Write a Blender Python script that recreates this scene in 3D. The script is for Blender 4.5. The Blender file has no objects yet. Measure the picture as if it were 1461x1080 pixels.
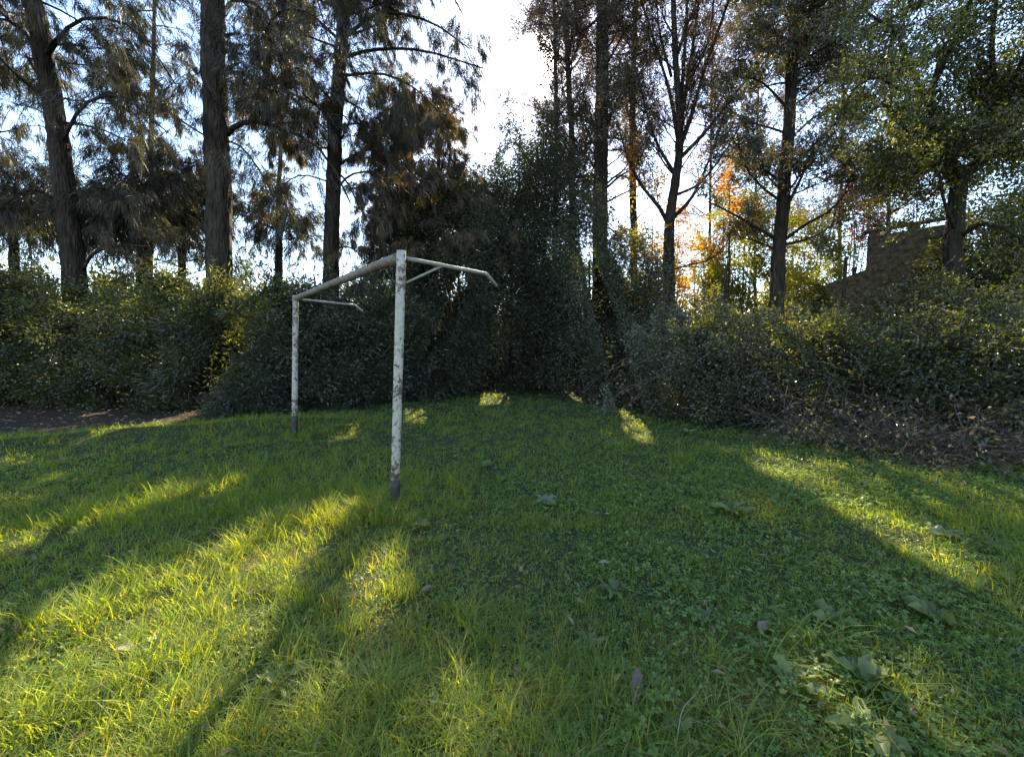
import bpy, math
import numpy as np
R = math.radians
rng = np.random.default_rng(7)
scene = bpy.context.scene
COL = scene.collection

# ------------------------------------------------------------------ camera geometry
F = 560.0
PITCH = R(-4.1)
EYE = np.array([0.0, 0.0, 1.5])
FWD = np.array([0, math.cos(PITCH), math.sin(PITCH)])
UPV = np.array([0, -math.sin(PITCH), math.cos(PITCH)])
RGT = np.array([1.0, 0, 0])

def ray(px, py):
    return RGT*((px-730.5)/F) + UPV*((540-py)/F) + FWD

def P(px, py, Y):
    d = ray(px, py)
    return EYE + d*(Y/d[1])

SUN = ray(766, 92); SUN = SUN/np.linalg.norm(SUN)
SUN_EL = math.asin(SUN[2]); SUN_AZ = math.atan2(SUN[0], SUN[1])

def smooth(a, b, x):
    t = np.clip((x-a)/(b-a), 0, 1)
    return t*t*(3-2*t)

def fnoise(x, y, s=1.0, seed=0.0):
    x = np.asarray(x, float)*s+seed*3.1; y = np.asarray(y, float)*s-seed*1.7
    return (np.sin(x*1.7+y*0.9+seed)+np.sin(-x*0.8+y*2.1+1.3*seed+2)+np.sin(x*3.1-y*2.3+4+seed)*.6
            + np.sin(x*4.9+y*5.3+1)*.4+np.sin(-x*7.7+y*6.1+seed*2)*.3)/3.3

def terr(x, y):
    x = np.asarray(x, float); y = np.asarray(y, float)
    d = .894*(x-7.6)+.447*(y-5.6)
    h = smooth(0.2, 7.0, d)*2.3
    near = smooth(40, 20, np.hypot(x, y))
    h = h + (fnoise(x, y, .45, 2)*.06+fnoise(x, y, 1.9, 5)*.02)*near
    # low soil ridge under the trees on the left
    e = (y-7.3)-(x+5.0)*.55
    h = h + .16*np.exp(-(e/.5)**2)*smooth(-2.9, -4.4, x)*smooth(-14, -9, x)
    return h

def Gd(px, py):
    d = ray(px, py); z = 0.0
    for _ in range(12):
        t = (z-EYE[2])/d[2]
        p = EYE+d*t
        z = float(terr(p[0], p[1]))
    return np.array([p[0], p[1], z])

def inpoly(x, y, poly):
    x = np.asarray(x); y = np.asarray(y)
    c = np.zeros(x.shape, bool); n = len(poly)
    for i in range(n):
        x1, y1 = poly[i][:2]; x2, y2 = poly[(i+1) % n][:2]
        if y1 == y2: continue
        hit = ((y1 > y) != (y2 > y)) & (x < (x2-x1)*(y-y1)/(y2-y1)+x1)
        c ^= hit
    return c

LAWN_PX = [(-330, 632), (0, 628), (170, 610), (330, 594), (420, 582), (520, 562), (640, 560), (700, 552), (800, 549), (860, 562),
           (905, 580), (1000, 592), (1150, 608), (1250, 620), (1461, 634), (1800, 655)]
LAWN = [Gd(*p)[:2] for p in LAWN_PX]+[np.array([4.5, -1.5]), np.array([-4.5, -1.5])]

# where the canopy lets the low sun through to the lawn (gaps cut in the crowns to shape the light)
LIT_PX = [
    [(-200, 960), (0, 880), (110, 850), (215, 820), (300, 778), (400, 742), (468, 722), (518, 724), (465, 780), (420, 860), (380, 960), (345, 1090), (-300, 1200)],
    [(505, 800), (578, 775), (592, 845), (560, 900), (505, 895)],
    [(625, 972), (680, 962), (688, 1025), (640, 1050)],
    [(0, 768), (120, 735), (255, 688), (345, 680), (365, 696), (240, 728), (120, 760), (0, 795), (-150, 815), (-150, 795)],
    [(0, 705), (60, 695), (70, 712), (0, 730), (-80, 740)],
    [(55, 640), (190, 606), (290, 582), (300, 590), (200, 616), (80, 645)],
    [(1192, 722), (1245, 724), (1335, 762), (1388, 795), (1378, 836), (1300, 816), (1230, 774)],
    [(1048, 662), (1110, 660), (1172, 680), (1172, 700), (1100, 694)],
    [(985, 640), (1030, 640), (1050, 665), (1000, 658)],
    [(878, 584), (922, 584), (932, 634), (888, 630)],
    [(800, 556), (850, 566), (870, 578), (820, 574)],
    [(685, 562), (732, 561), (730, 576), (680, 579)],
    [(572, 583), (612, 583), (612, 604), (575, 606)],
    [(470, 606), (518, 606), (515, 630), (470, 632)],
    [(1160, 620), (1200, 625), (1205, 650), (1160, 645)],
    [(1215, 642), (1275, 648), (1275, 672), (1225, 668)],
    [(1310, 655), (1360, 662), (1350, 685), (1300, 676)],
    [(1130, 925), (1250, 905), (1350, 950), (1350, 1090), (1190, 1090), (1140, 1000)],
]
LIT = [[Gd(*p)[:2] for p in poly] for poly in LIT_PX]
DIM = [Gd(*p)[:2] for p in [(400, 985), (520, 950), (585, 1000), (560, 1090), (370, 1090)]]
SHAFT_X = [(SUN[0]/SUN[2]), (SUN[1]/SUN[2])]

# sunny spots on hedge and brambles: the shaft above each one is cut clear too
SPOTS = [(P(205, 432, 10.2), .32), (P(140, 402, 10.6), .22), (P(232, 500, 9.6), .3), (P(70, 520, 10.0), .28), (P(90, 440, 10.6), .25), (P(165, 565, 9.8), .2), (P(345, 425, 9.2), .2), (P(330, 520, 8.9), .22),
         (P(1105, 505, 8.0), .26), (P(1065, 480, 8.6), .22), (P(1130, 460, 8.3), .22), (P(1170, 565, 7.0), .2), (P(960, 470, 9.3), .2), (P(1340, 425, 7.5), .3), (P(1435, 470, 6.9), .3), (P(1400, 445, 7.2), .25), (P(1345, 395, 9.2), .22),
         (P(820, 372, 12.9), .25), (P(560, 250, 12.2), .35), (P(230, 320, 12.6), .4), (P(770, 522, 14.5), .2), (P(900, 400, 12.4), .22), (P(1050, 350, 15.0), .6), (P(1015, 410, 14.8), .45), (P(1165, 380, 15.0), .45), (P(930, 320, 14.5), .75), (P(915, 395, 14.5), .5), (P(1090, 420, 14.8), .4), (P(960, 340, 15.8), .6), (P(1000, 330, 16.3), .45), (P(1110, 330, 16.6), .4), (P(1275, 150, 8.4), .3), (P(1300, 200, 8.6), .3)]

_r = np.random.default_rng(77)
for _ in range(26):
    SPOTS.append((P(_r.uniform(-20, 420), _r.uniform(405, 520), _r.uniform(9.4, 10.8)), _r.uniform(.12, .3)))
for _ in range(26):
    _x = _r.uniform(930, 1461); SPOTS.append((P(_x, _r.uniform(425, 560), 9.3-(_x-930)/530*2.6), _r.uniform(.1, .24)))

def carve(pos, keep=.012, jit=.035):
    """True for leaves to keep: the sun shafts that reach the lawn run through gaps cut for them."""
    z = pos[:, 2]-.08
    gx = pos[:, 0]-SHAFT_X[0]*z+rng.normal(0, jit, len(pos))
    gy = pos[:, 1]-SHAFT_X[1]*z+rng.normal(0, jit, len(pos))
    m = np.zeros(len(pos), bool)
    nz = fnoise(gx, gy, 3.5, 8)
    for i, poly in enumerate(LIT): m |= inpoly(gx, gy, poly) & (nz > (-.4 if i == len(LIT)-1 else -.6))
    m |= inpoly(gx, gy, DIM) & (fnoise(gx, gy, 5.0, 3) > .25)
    for c, r in SPOTS:
        v = pos-c; al = v@SUN
        m |= (al > .25) & (((v*v).sum(1)-al*al) < r*r)
    # the open gap in which the sun stands
    v = pos-EYE; al = v@SUN
    m |= (al > 8) & (np.sqrt(np.maximum((v*v).sum(1)-al*al, 0)) < .017*al) & (rng.random(len(pos)) < .62)
    return (~m) | (rng.random(len(pos)) < keep)

# ------------------------------------------------------------------ mesh helpers
def nrm(v):
    return v/np.maximum(np.linalg.norm(v, axis=-1, keepdims=True), 1e-9)

def mesh_obj(name, verts, faces, mat, parent=None, rnd=None, smooth_sh=False, attrs=None):
    """faces: list of (M,k) int arrays"""
    me = bpy.data.meshes.new(name)
    faces = [np.asarray(f, np.int32) for f in faces if len(f)]
    me.vertices.add(len(verts)); me.vertices.foreach_set('co', np.asarray(verts, np.float32).ravel())
    nl = sum(f.size for f in faces); nf = sum(len(f) for f in faces)
    me.loops.add(nl); me.polygons.add(nf)
    me.loops.foreach_set('vertex_index', np.concatenate([f.ravel() for f in faces]))
    sizes = np.concatenate([np.full(len(f), f.shape[1], np.int32) for f in faces])
    me.polygons.foreach_set('loop_start', np.concatenate([[0], np.cumsum(sizes)[:-1]]).astype(np.int32))
    me.update(calc_edges=True)
    me.polygons.foreach_set('use_smooth', np.full(nf, smooth_sh))
    if rnd is not None:
        a = me.attributes.new('rnd', 'FLOAT', 'POINT'); a.data.foreach_set('value', np.asarray(rnd, np.float32))
    for k, v in (attrs or {}).items():
        a = me.attributes.new(k, 'FLOAT', 'POINT'); a.data.foreach_set('value', np.asarray(v, np.float32))
    me.materials.append(mat)
    ob = bpy.data.objects.new(name, me); COL.objects.link(ob)
    if parent is not None: ob.parent = parent
    return ob

def tag(o, label=None, cat=None, group=None, kind=None):
    if label: o['label'] = label
    if cat: o['category'] = cat
    if group: o['group'] = group
    if kind: o['kind'] = kind
    return o

def empty(name, loc, label, cat, group=None):
    o = bpy.data.objects.new(name, None); COL.objects.link(o)
    o.location = tuple(float(v) for v in loc); o.empty_display_size = .2
    return tag(o, label, cat, group)

class Geo:
    def __init__(s): s.v = []; s.f = {}; s.n = 0; s.r = []
    def add(s, v, f, r=None):
        v = np.asarray(v, float)
        s.v.append(v); f = np.asarray(f, np.int64)
        s.f.setdefault(f.shape[1], []).append(f+s.n)
        s.r.append(np.zeros(len(v)) if r is None else np.broadcast_to(r, (len(v),)))
        s.n += len(v)
    def build(s, name, mat, parent=None, smooth_sh=False, origin=None):
        V = np.concatenate(s.v)
        if parent is not None: V = V-np.array(parent.location)
        elif origin is not None: V = V-np.asarray(origin)
        o = mesh_obj(name, V, [np.concatenate(x) for x in s.f.values()], mat, parent, np.concatenate(s.r), smooth_sh)
        if parent is None and origin is not None: o.location = tuple(float(q) for q in origin)
        return o

def tubes(geo, pts, rad, sides=6, cap=True, bark=0.0):
    """pts (N,K,3), rad (N,K)"""
    pts = np.asarray(pts, float); rad = np.asarray(rad, float)
    N, K, _ = pts.shape
    if N == 0: return
    t = np.gradient(pts, axis=1); t = nrm(t)
    ref = np.where(np.abs(t[:, :1, 2:3]) > .8, np.array([1.0, 0.1, 0]), np.array([0, 0.1, 1.0]))
    ref = np.broadcast_to(ref, t.shape)
    a = nrm(np.cross(t, ref)); b = np.cross(t, a)
    th = np.linspace(0, 2*np.pi, sides, endpoint=False)
    rr = rad[:, :, None]*np.ones(sides)
    if bark:
        zz = np.arange(K)[None, :, None]; ph = rng.random((N, 1, 1))*9
        rr = rr*(1+bark*(np.sin(th*5+zz*.35+ph)*.6+np.sin(th*9-zz*.8+ph*2)*.5+rng.normal(0, .45, rr.shape)))
    ring = pts[:, :, None, :]+rr[..., None]*(np.cos(th)[:, None]*a[:, :, None, :]+np.sin(th)[:, None]*b[:, :, None, :])
    V = ring.reshape(-1, 3)
    idx = np.arange(N*K*sides).reshape(N, K, sides)
    i0 = idx[:, :-1, :]; i1 = idx[:, 1:, :]
    f = np.stack([i0, np.roll(i0, -1, 2), np.roll(i1, -1, 2), i1], -1).reshape(-1, 4)
    n0 = geo.n
    geo.add(V, f, np.repeat(rng.random(N), K*sides))
    if cap:
        geo.f.setdefault(sides, []).append(idx[:, -1, :]+n0)
        geo.f.setdefault(sides, []).append(idx[:, 0, ::-1]+n0)

def grow(p, d, L, k, wander, grav):
    p = np.array(p, float); d = nrm(np.array(d, float)); N = len(p)
    out = [p.copy()]; L = np.broadcast_to(np.asarray(L, float), (N,))[:, None]
    for i in range(k):
        d = nrm(d+rng.normal(0, wander, (N, 3))+np.array([0, 0, grav]))
        p = p+d*L/k; out.append(p.copy())
    return np.stack(out, 1)

def along(pl, t):
    """pl (N,K,3), t (N,M) in 0..1 -> pos (N,M,3), tangent"""
    K = pl.shape[1]; x = np.clip(t, 0, .9999)*(K-1); i = x.astype(int); f = (x-i)[..., None]
    n = np.arange(len(pl))[:, None]
    a = pl[n, i]; b = pl[n, i+1]
    return a+(b-a)*f, nrm(b-a)

def resample(pts, k):
    pts = np.asarray(pts, float); n = len(pts)
    if n == 2: return pts[0]+(pts[1]-pts[0])*np.linspace(0, 1, k)[:, None]
    ext = np.concatenate([[2*pts[0]-pts[1]], pts, [2*pts[-1]-pts[-2]]])
    out = []
    for u in np.linspace(0, n-1-1e-6, k):
        i = int(u); t = u-i; p0, p1, p2, p3 = ext[i:i+4]
        out.append(.5*((2*p1)+(-p0+p2)*t+(2*p0-5*p1+4*p2-p3)*t*t+(-p0+3*p1-3*p2+p3)*t**3))
    return np.array(out)

def leaf_quads(geo, pos, d, L, W, fold=.25, r=None, up=.6, do_carve=True):
    """rhombic leaves folded along the midrib"""
    if do_carve:
        k = carve(pos); pos = pos[k]; d = d[k]
        L = np.broadcast_to(L, k.shape)[k]; W = np.broadcast_to(W, k.shape)[k]
        r = r[k] if r is not None else None
    N = len(pos)
    if N == 0: return
    d = nrm(d); L = np.broadcast_to(L, (N,))[:, None]; W = np.broadcast_to(W, (N,))[:, None]
    n = nrm(rng.normal(0, 1, (N, 3))+np.array([0, 0, up*1.6]))
    s = nrm(np.cross(d, n)); n = np.cross(s, d)
    tip = pos+d*L-n*L*.12
    m = pos+d*L*.42
    lf = m+s*W*.5+n*W*fold; rt = m-s*W*.5+n*W*fold
    V = np.stack([pos, rt, tip, lf], 1).reshape(-1, 3)
    i = np.arange(N)[:, None]*4
    f = np.concatenate([i+np.array([0, 1, 2]), i+np.array([0, 2, 3])])
    geo.add(V, f, np.repeat(rng.random(N) if r is None else r, 4))

def strips(geo, pos, d, L, W, r=None):
    """thin hanging needle strips with a bend"""
    k = carve(pos); pos = pos[k]; d = nrm(d[k]); L = np.broadcast_to(L, k.shape)[k][:, None]; W = np.broadcast_to(W, k.shape)[k][:, None]
    r = rng.random(len(pos)) if r is None else r[k]
    N = len(pos)
    if N == 0: return
    s = nrm(np.cross(d, nrm(rng.normal(0, 1, (N, 3)))))
    d2 = nrm(d+np.array([0, 0, -.35])+rng.normal(0, .08, (N, 3)))
    m = pos+d*L*.5; t = m+d2*L*.5
    V = np.stack([pos-s*W*.5, pos+s*W*.5, m+s*W*.5, m-s*W*.5, t], 1).reshape(-1, 3)
    i = np.arange(N)[:, None]*5
    geo.add(V, i+np.array([0, 1, 2, 3]), np.repeat(r, 5))
    geo.f.setdefault(3, []).append((i+np.array([3, 2, 4]))+geo.n-len(V))

def carve_lines(pl):
    return carve(pl[:, pl.shape[1]//2], .05)

# ------------------------------------------------------------------ materials
def newmat(name):
    m = bpy.data.materials.new(name); m.use_nodes = True
    nt = m.node_tree; nt.nodes.clear()
    return m, nt, nt.nodes, nt.links

def ramp(N, stops):
    r = N.new('ShaderNodeValToRGB'); e = r.color_ramp.elements
    while len(e) < len(stops): e.new(.5)
    for i, (p, c) in enumerate(stops):
        e[i].position = p; e[i].color = (*c, 1)
    return r

def leafmat(name, cols, tr=(1.5, 1.6, .6), tfac=.45, gloss=.05, rough=.4, nscale=.9, namp=.35):
    m, nt, N, Lk = newmat(name)
    a = N.new('ShaderNodeAttribute'); a.attribute_name = 'rnd'
    tc = N.new('ShaderNodeNewGeometry')
    no = N.new('ShaderNodeTexNoise'); no.inputs['Scale'].default_value = nscale; no.inputs['Detail'].default_value = 3
    Lk.new(tc.outputs['Position'], no.inputs['Vector'])
    ma = N.new('ShaderNodeMath'); ma.operation = 'MULTIPLY_ADD'
    Lk.new(no.outputs['Fac'], ma.inputs[0]); ma.inputs[1].default_value = namp*2; ma.inputs[2].default_value = -namp
    ad = N.new('ShaderNodeMath'); ad.operation = 'ADD'
    Lk.new(a.outputs['Fac'], ad.inputs[0]); Lk.new(ma.outputs[0], ad.inputs[1])
    n = len(cols); r = ramp(N, [(i/(n-1) if n > 1 else 0, c) for i, c in enumerate(cols)])
    Lk.new(ad.outputs[0], r.inputs['Fac'])
    di = N.new('ShaderNodeBsdfDiffuse'); Lk.new(r.outputs['Color'], di.inputs['Color'])
    mx = N.new('ShaderNodeMix'); mx.data_type = 'RGBA'; mx.blend_type = 'MULTIPLY'; mx.inputs['Factor'].default_value = 1
    mx.clamp_result = False
    Lk.new(r.outputs['Color'], mx.inputs['A']); mx.inputs['B'].default_value = (*tr, 1)
    tl = N.new('ShaderNodeBsdfTranslucent'); Lk.new(mx.outputs['Result'], tl.inputs['Color'])
    ms = N.new('ShaderNodeMixShader'); ms.inputs['Fac'].default_value = tfac
    Lk.new(di.outputs[0], ms.inputs[1]); Lk.new(tl.outputs[0], ms.inputs[2])
    gl = N.new('ShaderNodeBsdfGlossy'); gl.inputs['Roughness'].default_value = rough
    gl.inputs['Color'].default_value = (1, 1, 1, 1)
    m2 = N.new('ShaderNodeMixShader'); m2.inputs['Fac'].default_value = gloss
    Lk.new(ms.outputs[0], m2.inputs[1]); Lk.new(gl.outputs[0], m2.inputs[2])
    o = N.new('ShaderNodeOutputMaterial'); Lk.new(m2.outputs[0], o.inputs['Surface'])
    return m

def barkmat(name, c1, c2, scale=6, bump=.6, stretch=.18, moss=None):
    m, nt, N, Lk = newmat(name)
    tc = N.new('ShaderNodeTexCoord'); mp = N.new('ShaderNodeMapping'); mp.inputs['Scale'].default_value = (1, 1, stretch)
    Lk.new(tc.outputs['Object'], mp.inputs['Vector'])
    no = N.new('ShaderNodeTexNoise'); no.inputs['Scale'].default_value = scale; no.inputs['Detail'].default_value = 8; no.inputs['Roughness'].default_value = .7
    vo = N.new('ShaderNodeTexVoronoi'); vo.inputs['Scale'].default_value = scale*2.2; vo.feature = 'DISTANCE_TO_EDGE'
    Lk.new(mp.outputs[0], no.inputs['Vector']); Lk.new(mp.outputs[0], vo.inputs['Vector'])
    r = ramp(N, [(.32, c1), (.68, c2)]); Lk.new(no.outputs['Fac'], r.inputs['Fac'])
    col = r.outputs['Color']
    if moss:
        n2 = N.new('ShaderNodeTexNoise'); n2.inputs['Scale'].default_value = 1.3; n2.inputs['Detail'].default_value = 5
        Lk.new(tc.outputs['Object'], n2.inputs['Vector'])
        r2 = ramp(N, [(.5, (0, 0, 0)), (.62, (1, 1, 1))]); Lk.new(n2.outputs['Fac'], r2.inputs['Fac'])
        mx = N.new('ShaderNodeMix'); mx.data_type = 'RGBA'; Lk.new(r2.outputs['Color'], mx.inputs['Factor'])
        Lk.new(col, mx.inputs['A']); mx.inputs['B'].default_value = (*moss, 1); col = mx.outputs['Result']
    b = N.new('ShaderNodeBsdfPrincipled'); b.inputs['Roughness'].default_value = .95
    b.inputs['Specular IOR Level'].default_value = .15
    Lk.new(col, b.inputs['Base Color'])
    mu = N.new('ShaderNodeMath'); mu.operation = 'MULTIPLY_ADD'
    Lk.new(vo.outputs['Distance'], mu.inputs[0]); mu.inputs[1].default_value = 1.5; Lk.new(no.outputs['Fac'], mu.inputs[2])
    bp = N.new('ShaderNodeBump'); bp.inputs['Strength'].default_value = bump; bp.inputs['Distance'].default_value = .09
    Lk.new(mu.outputs[0], bp.inputs['Height']); Lk.new(bp.outputs[0], b.inputs['Normal'])
    o = N.new('ShaderNodeOutputMaterial'); Lk.new(b.outputs[0], o.inputs['Surface'])
    return m

M = {}
M['bark_dark'] = barkmat('bark_dark', (.010, .008, .006), (.068, .053, .041), 6, .9)
M['bark_grey'] = barkmat('bark_grey', (.02, .017, .015), (.075, .064, .055), 8, .6)
M['bark_moss'] = barkmat('bark_moss', (.016, .012, .009), (.055, .044, .034), 7, .8, moss=(.03, .036, .016))
M['twig_dark'] = barkmat('twig_dark', (.03, .022, .018), (.075, .055, .045), 9, .2)
M['twig_grey'] = barkmat('twig_grey', (.045, .034, .026), (.15, .115, .09), 9, .2)
M['cane'] = barkmat('cane_bark', (.055, .042, .032), (.17, .135, .10), 9, .2)
M['casuarina'] = leafmat('casuarina_needles', [(.016, .018, .011), (.028, .029, .017), (.048, .044, .026), (.10, .078, .042)], tr=(1.6, 1.5, .7), tfac=.4, gloss=.03)
M['casuarina_brown'] = leafmat('casuarina_needles_brown', [(.055, .045, .025), (.11, .082, .042), (.16, .115, .055)], tr=(1.5, 1.3, .6), tfac=.4, gloss=.03)
M['evergreen'] = leafmat('evergreen_leaves', [(.020, .025, .016), (.034, .041, .024), (.06, .066, .036)], tr=(1.9, 2.0, .5), tfac=.38, gloss=.028, rough=.5)
M['greygreen'] = leafmat('grey_green_leaves', [(.04, .05, .028), (.06, .07, .04), (.09, .095, .05)], tr=(1.7, 1.7, .6), tfac=.4, gloss=.05)
M['hedge'] = leafmat('hedge_leaves', [(.020, .027, .013), (.036, .046, .018), (.075, .085, .026)], tr=(3.0, 2.7, .5), tfac=.42, gloss=.05)
M['oleander'] = leafmat('oleander_leaves', [(.026, .031, .019), (.042, .05, .03), (.09, .10, .06)], tr=(2.2, 2.2, .5), tfac=.35, gloss=.045, rough=.36)
M['bramble'] = leafmat('bramble_leaves', [(.028, .032, .018), (.048, .053, .027), (.11, .114, .06)], tr=(2.8, 2.6, .4), tfac=.4, gloss=.06, rough=.38)
M['yellow'] = leafmat('yellow_leaves', [(.10, .10, .02), (.19, .16, .025), (.30, .17, .02)], tr=(2.2, 1.9, .5), tfac=.55, gloss=.03)
M['orange'] = leafmat('orange_leaves', [(.16, .09, .02), (.30, .14, .02), (.34, .2, .03)], tr=(2.0, 1.6, .5), tfac=.55, gloss=.03)
M['bramble_silver'] = leafmat('bramble_leaves_silver', [(.042, .046, .028), (.075, .08, .046), (.16, .162, .095)], tr=(2.0, 2.0, .5), tfac=.38, gloss=.07, rough=.4)
M['bramble_dark'] = leafmat('bramble_leaves_dark', [(.022, .027, .014), (.038, .046, .02), (.085, .095, .042)], tr=(2.8, 2.6, .4), tfac=.4, gloss=.045, rough=.38)
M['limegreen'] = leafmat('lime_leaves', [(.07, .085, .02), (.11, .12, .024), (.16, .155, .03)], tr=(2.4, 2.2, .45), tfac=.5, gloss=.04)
M['autumn'] = leafmat('autumn_leaves', [(.055, .046, .034), (.085, .062, .042), (.12, .08, .05)], tr=(2.0, 1.6, 1.0), tfac=.45, gloss=.04)
M['redleaf'] = leafmat('russet_leaves', [(.10, .04, .025), (.16, .06, .03), (.2, .1, .035)], tr=(2.0, 1.3, .8), tfac=.5, gloss=.03)
M['cypress'] = leafmat('cypress_needles', [(.03, .036, .026), (.05, .055, .036), (.085, .07, .042)], tr=(1.6, 1.5, .6), tfac=.4, gloss=.04)
M['broad'] = leafmat('broad_leaves', [(.02, .027, .014), (.034, .042, .018), (.07, .075, .022)], tr=(3.0, 2.6, .45), tfac=.42, gloss=.045)
M['grass'] = leafmat('grass_blades', [(.085, .145, .038), (.122, .195, .048), (.18, .24, .058), (.28, .23, .11)], tr=(3.0, 2.3, .10), tfac=.54, gloss=.010, rough=.5, nscale=.7, namp=.22)
M['clover'] = leafmat('clover_leaves', [(.085, .15, .040), (.13, .215, .055), (.20, .275, .072)], tr=(2.5, 1.9, .12), tfac=.45, gloss=.018, nscale=2.2, namp=.35)
M['dock'] = leafmat('dock_leaves', [(.085, .12, .032), (.12, .165, .045), (.17, .21, .065)], tr=(2.4, 2.1, .25), tfac=.45, gloss=.025, rough=.45, nscale=14, namp=.3)
M['dock_pale'] = leafmat('dock_leaves_pale', [(.11, .15, .055), (.15, .19, .07), (.2, .235, .10)], tr=(1.8, 1.8, .5), tfac=.4, gloss=.05)
M['dryleaf'] = leafmat('dry_leaf', [(.11, .07, .035), (.17, .11, .055), (.24, .165, .085)], tr=(1.2, 1.1, .9), tfac=.25, gloss=.05)
M['straw'] = leafmat('straw', [(.17, .155, .085), (.23, .205, .12), (.28, .25, .16)], tr=(1.2, 1.2, .8), tfac=.3, gloss=.04)

def groundmat():
    m, nt, N, Lk = newmat('ground_soil')
    g = N.new('ShaderNodeNewGeometry')
    n1 = N.new('ShaderNodeTexNoise'); n1.inputs['Scale'].default_value = 1.2; n1.inputs['Detail'].default_value = 10; n1.inputs['Roughness'].default_value = .7
    n2 = N.new('ShaderNodeTexNoise'); n2.inputs['Scale'].default_value = 24; n2.inputs['Detail'].default_value = 8; n2.inputs['Roughness'].default_value = .75
    for n in (n1, n2): Lk.new(g.outputs['Position'], n.inputs['Vector'])
    soil = ramp(N, [(.3, (.022, .016, .011)), (.5, (.05, .036, .023)), (.7, (.11, .078, .048))]); Lk.new(n2.outputs['Fac'], soil.inputs['Fac'])
    turf = ramp(N, [(.3, (.03, .036, .016)), (.55, (.055, .065, .026)), (.75, (.12, .10, .055))]); Lk.new(n2.outputs['Fac'], turf.inputs['Fac'])
    a = N.new('ShaderNodeAttribute'); a.attribute_name = 'lawn'
    ad = N.new('ShaderNodeMath'); ad.operation = 'MULTIPLY_ADD'; Lk.new(n1.outputs['Fac'], ad.inputs[0]); ad.inputs[1].default_value = .8
    sb = N.new('ShaderNodeMath'); sb.operation = 'SUBTRACT'; Lk.new(a.outputs['Fac'], sb.inputs[0]); sb.inputs[1].default_value = .4
    Lk.new(sb.outputs[0], ad.inputs[2])
    cl = ramp(N, [(.35, (0, 0, 0)), (.6, (1, 1, 1))]); Lk.new(ad.outputs[0], cl.inputs['Fac'])
    mx = N.new('ShaderNodeMix'); mx.data_type = 'RGBA'; Lk.new(cl.outputs['Color'], mx.inputs['Factor'])
    Lk.new(soil.outputs['Color'], mx.inputs['A']); Lk.new(turf.outputs['Color'], mx.inputs['B'])
    b = N.new('ShaderNodeBsdfPrincipled'); b.inputs['Roughness'].default_value = 1; b.inputs['Specular IOR Level'].default_value = .1
    Lk.new(mx.outputs['Result'], b.inputs['Base Color'])
    bp = N.new('ShaderNodeBump'); bp.inputs['Strength'].default_value = .8; bp.inputs['Distance'].default_value = .03
    Lk.new(n2.outputs['Fac'], bp.inputs['Height']); Lk.new(bp.outputs[0], b.inputs['Normal'])
    o = N.new('ShaderNodeOutputMaterial'); Lk.new(b.outputs[0], o.inputs['Surface'])
    return m

def paintmat(name, flake, paint=(.38, .35, .285), rust=(.06, .042, .032)):
    m, nt, N, Lk = newmat(name)
    tc = N.new('ShaderNodeTexCoord')
    n1 = N.new('ShaderNodeTexNoise'); n1.inputs['Scale'].default_value = 24; n1.inputs['Detail'].default_value = 7; n1.inputs['Roughness'].default_value = .65
    n2 = N.new('ShaderNodeTexNoise'); n2.inputs['Scale'].default_value = 4; n2.inputs['Detail'].default_value = 4
    n3 = N.new('ShaderNodeTexNoise'); n3.inputs['Scale'].default_value = 30; n3.inputs['Detail'].default_value = 5
    for n in (n1, n2, n3): Lk.new(tc.outputs['Object'], n.inputs['Vector'])
    av = N.new('ShaderNodeMath'); av.operation = 'MULTIPLY_ADD'; Lk.new(n2.outputs['Fac'], av.inputs[0]); av.inputs[1].default_value = .6; Lk.new(n1.outputs['Fac'], av.inputs[2])
    fr = ramp(N, [(flake, (0, 0, 0)), (flake+.025, (1, 1, 1))]); Lk.new(av.outputs[0], fr.inputs['Fac'])
    pr = ramp(N, [(.3, tuple(.72*c for c in paint)), (.6, paint)]); Lk.new(n3.outputs['Fac'], pr.inputs['Fac'])
    rr = ramp(N, [(.35, rust), (.65, tuple(min(1, 2.6*c) for c in rust))]); Lk.new(n3.outputs['Fac'], rr.inputs['Fac'])
    mx = N.new('ShaderNodeMix'); mx.data_type = 'RGBA'; Lk.new(fr.outputs['Color'], mx.inputs['Factor'])
    Lk.new(pr.outputs['Color'], mx.inputs['A']); Lk.new(rr.outputs['Color'], mx.inputs['B'])
    b = N.new('ShaderNodeBsdfPrincipled'); b.inputs['Roughness'].default_value = .6
    Lk.new(mx.outputs['Result'], b.inputs['Base Color'])
    bp = N.new('ShaderNodeBump'); bp.inputs['Strength'].default_value = .5; bp.inputs['Distance'].default_value = .004; bp.invert = True
    Lk.new(fr.outputs['Color'], bp.inputs['Height']); Lk.new(bp.outputs[0], b.inputs['Normal'])
    o = N.new('ShaderNodeOutputMaterial'); Lk.new(b.outputs[0], o.inputs['Surface'])
    return m
M['paint'] = paintmat('flaking_white_paint', .825)
M['paint_worn'] = paintmat('worn_weathered_paint', .80, (.19, .165, .13), (.06, .046, .034))
M['base_dark'] = paintmat('dark_post_base', .95, (.02, .019, .016), (.05, .035, .025))
M['metal_grey'] = paintmat('galvanised_pipe', .98, (.22, .205, .175), (.12, .09, .07))

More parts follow.
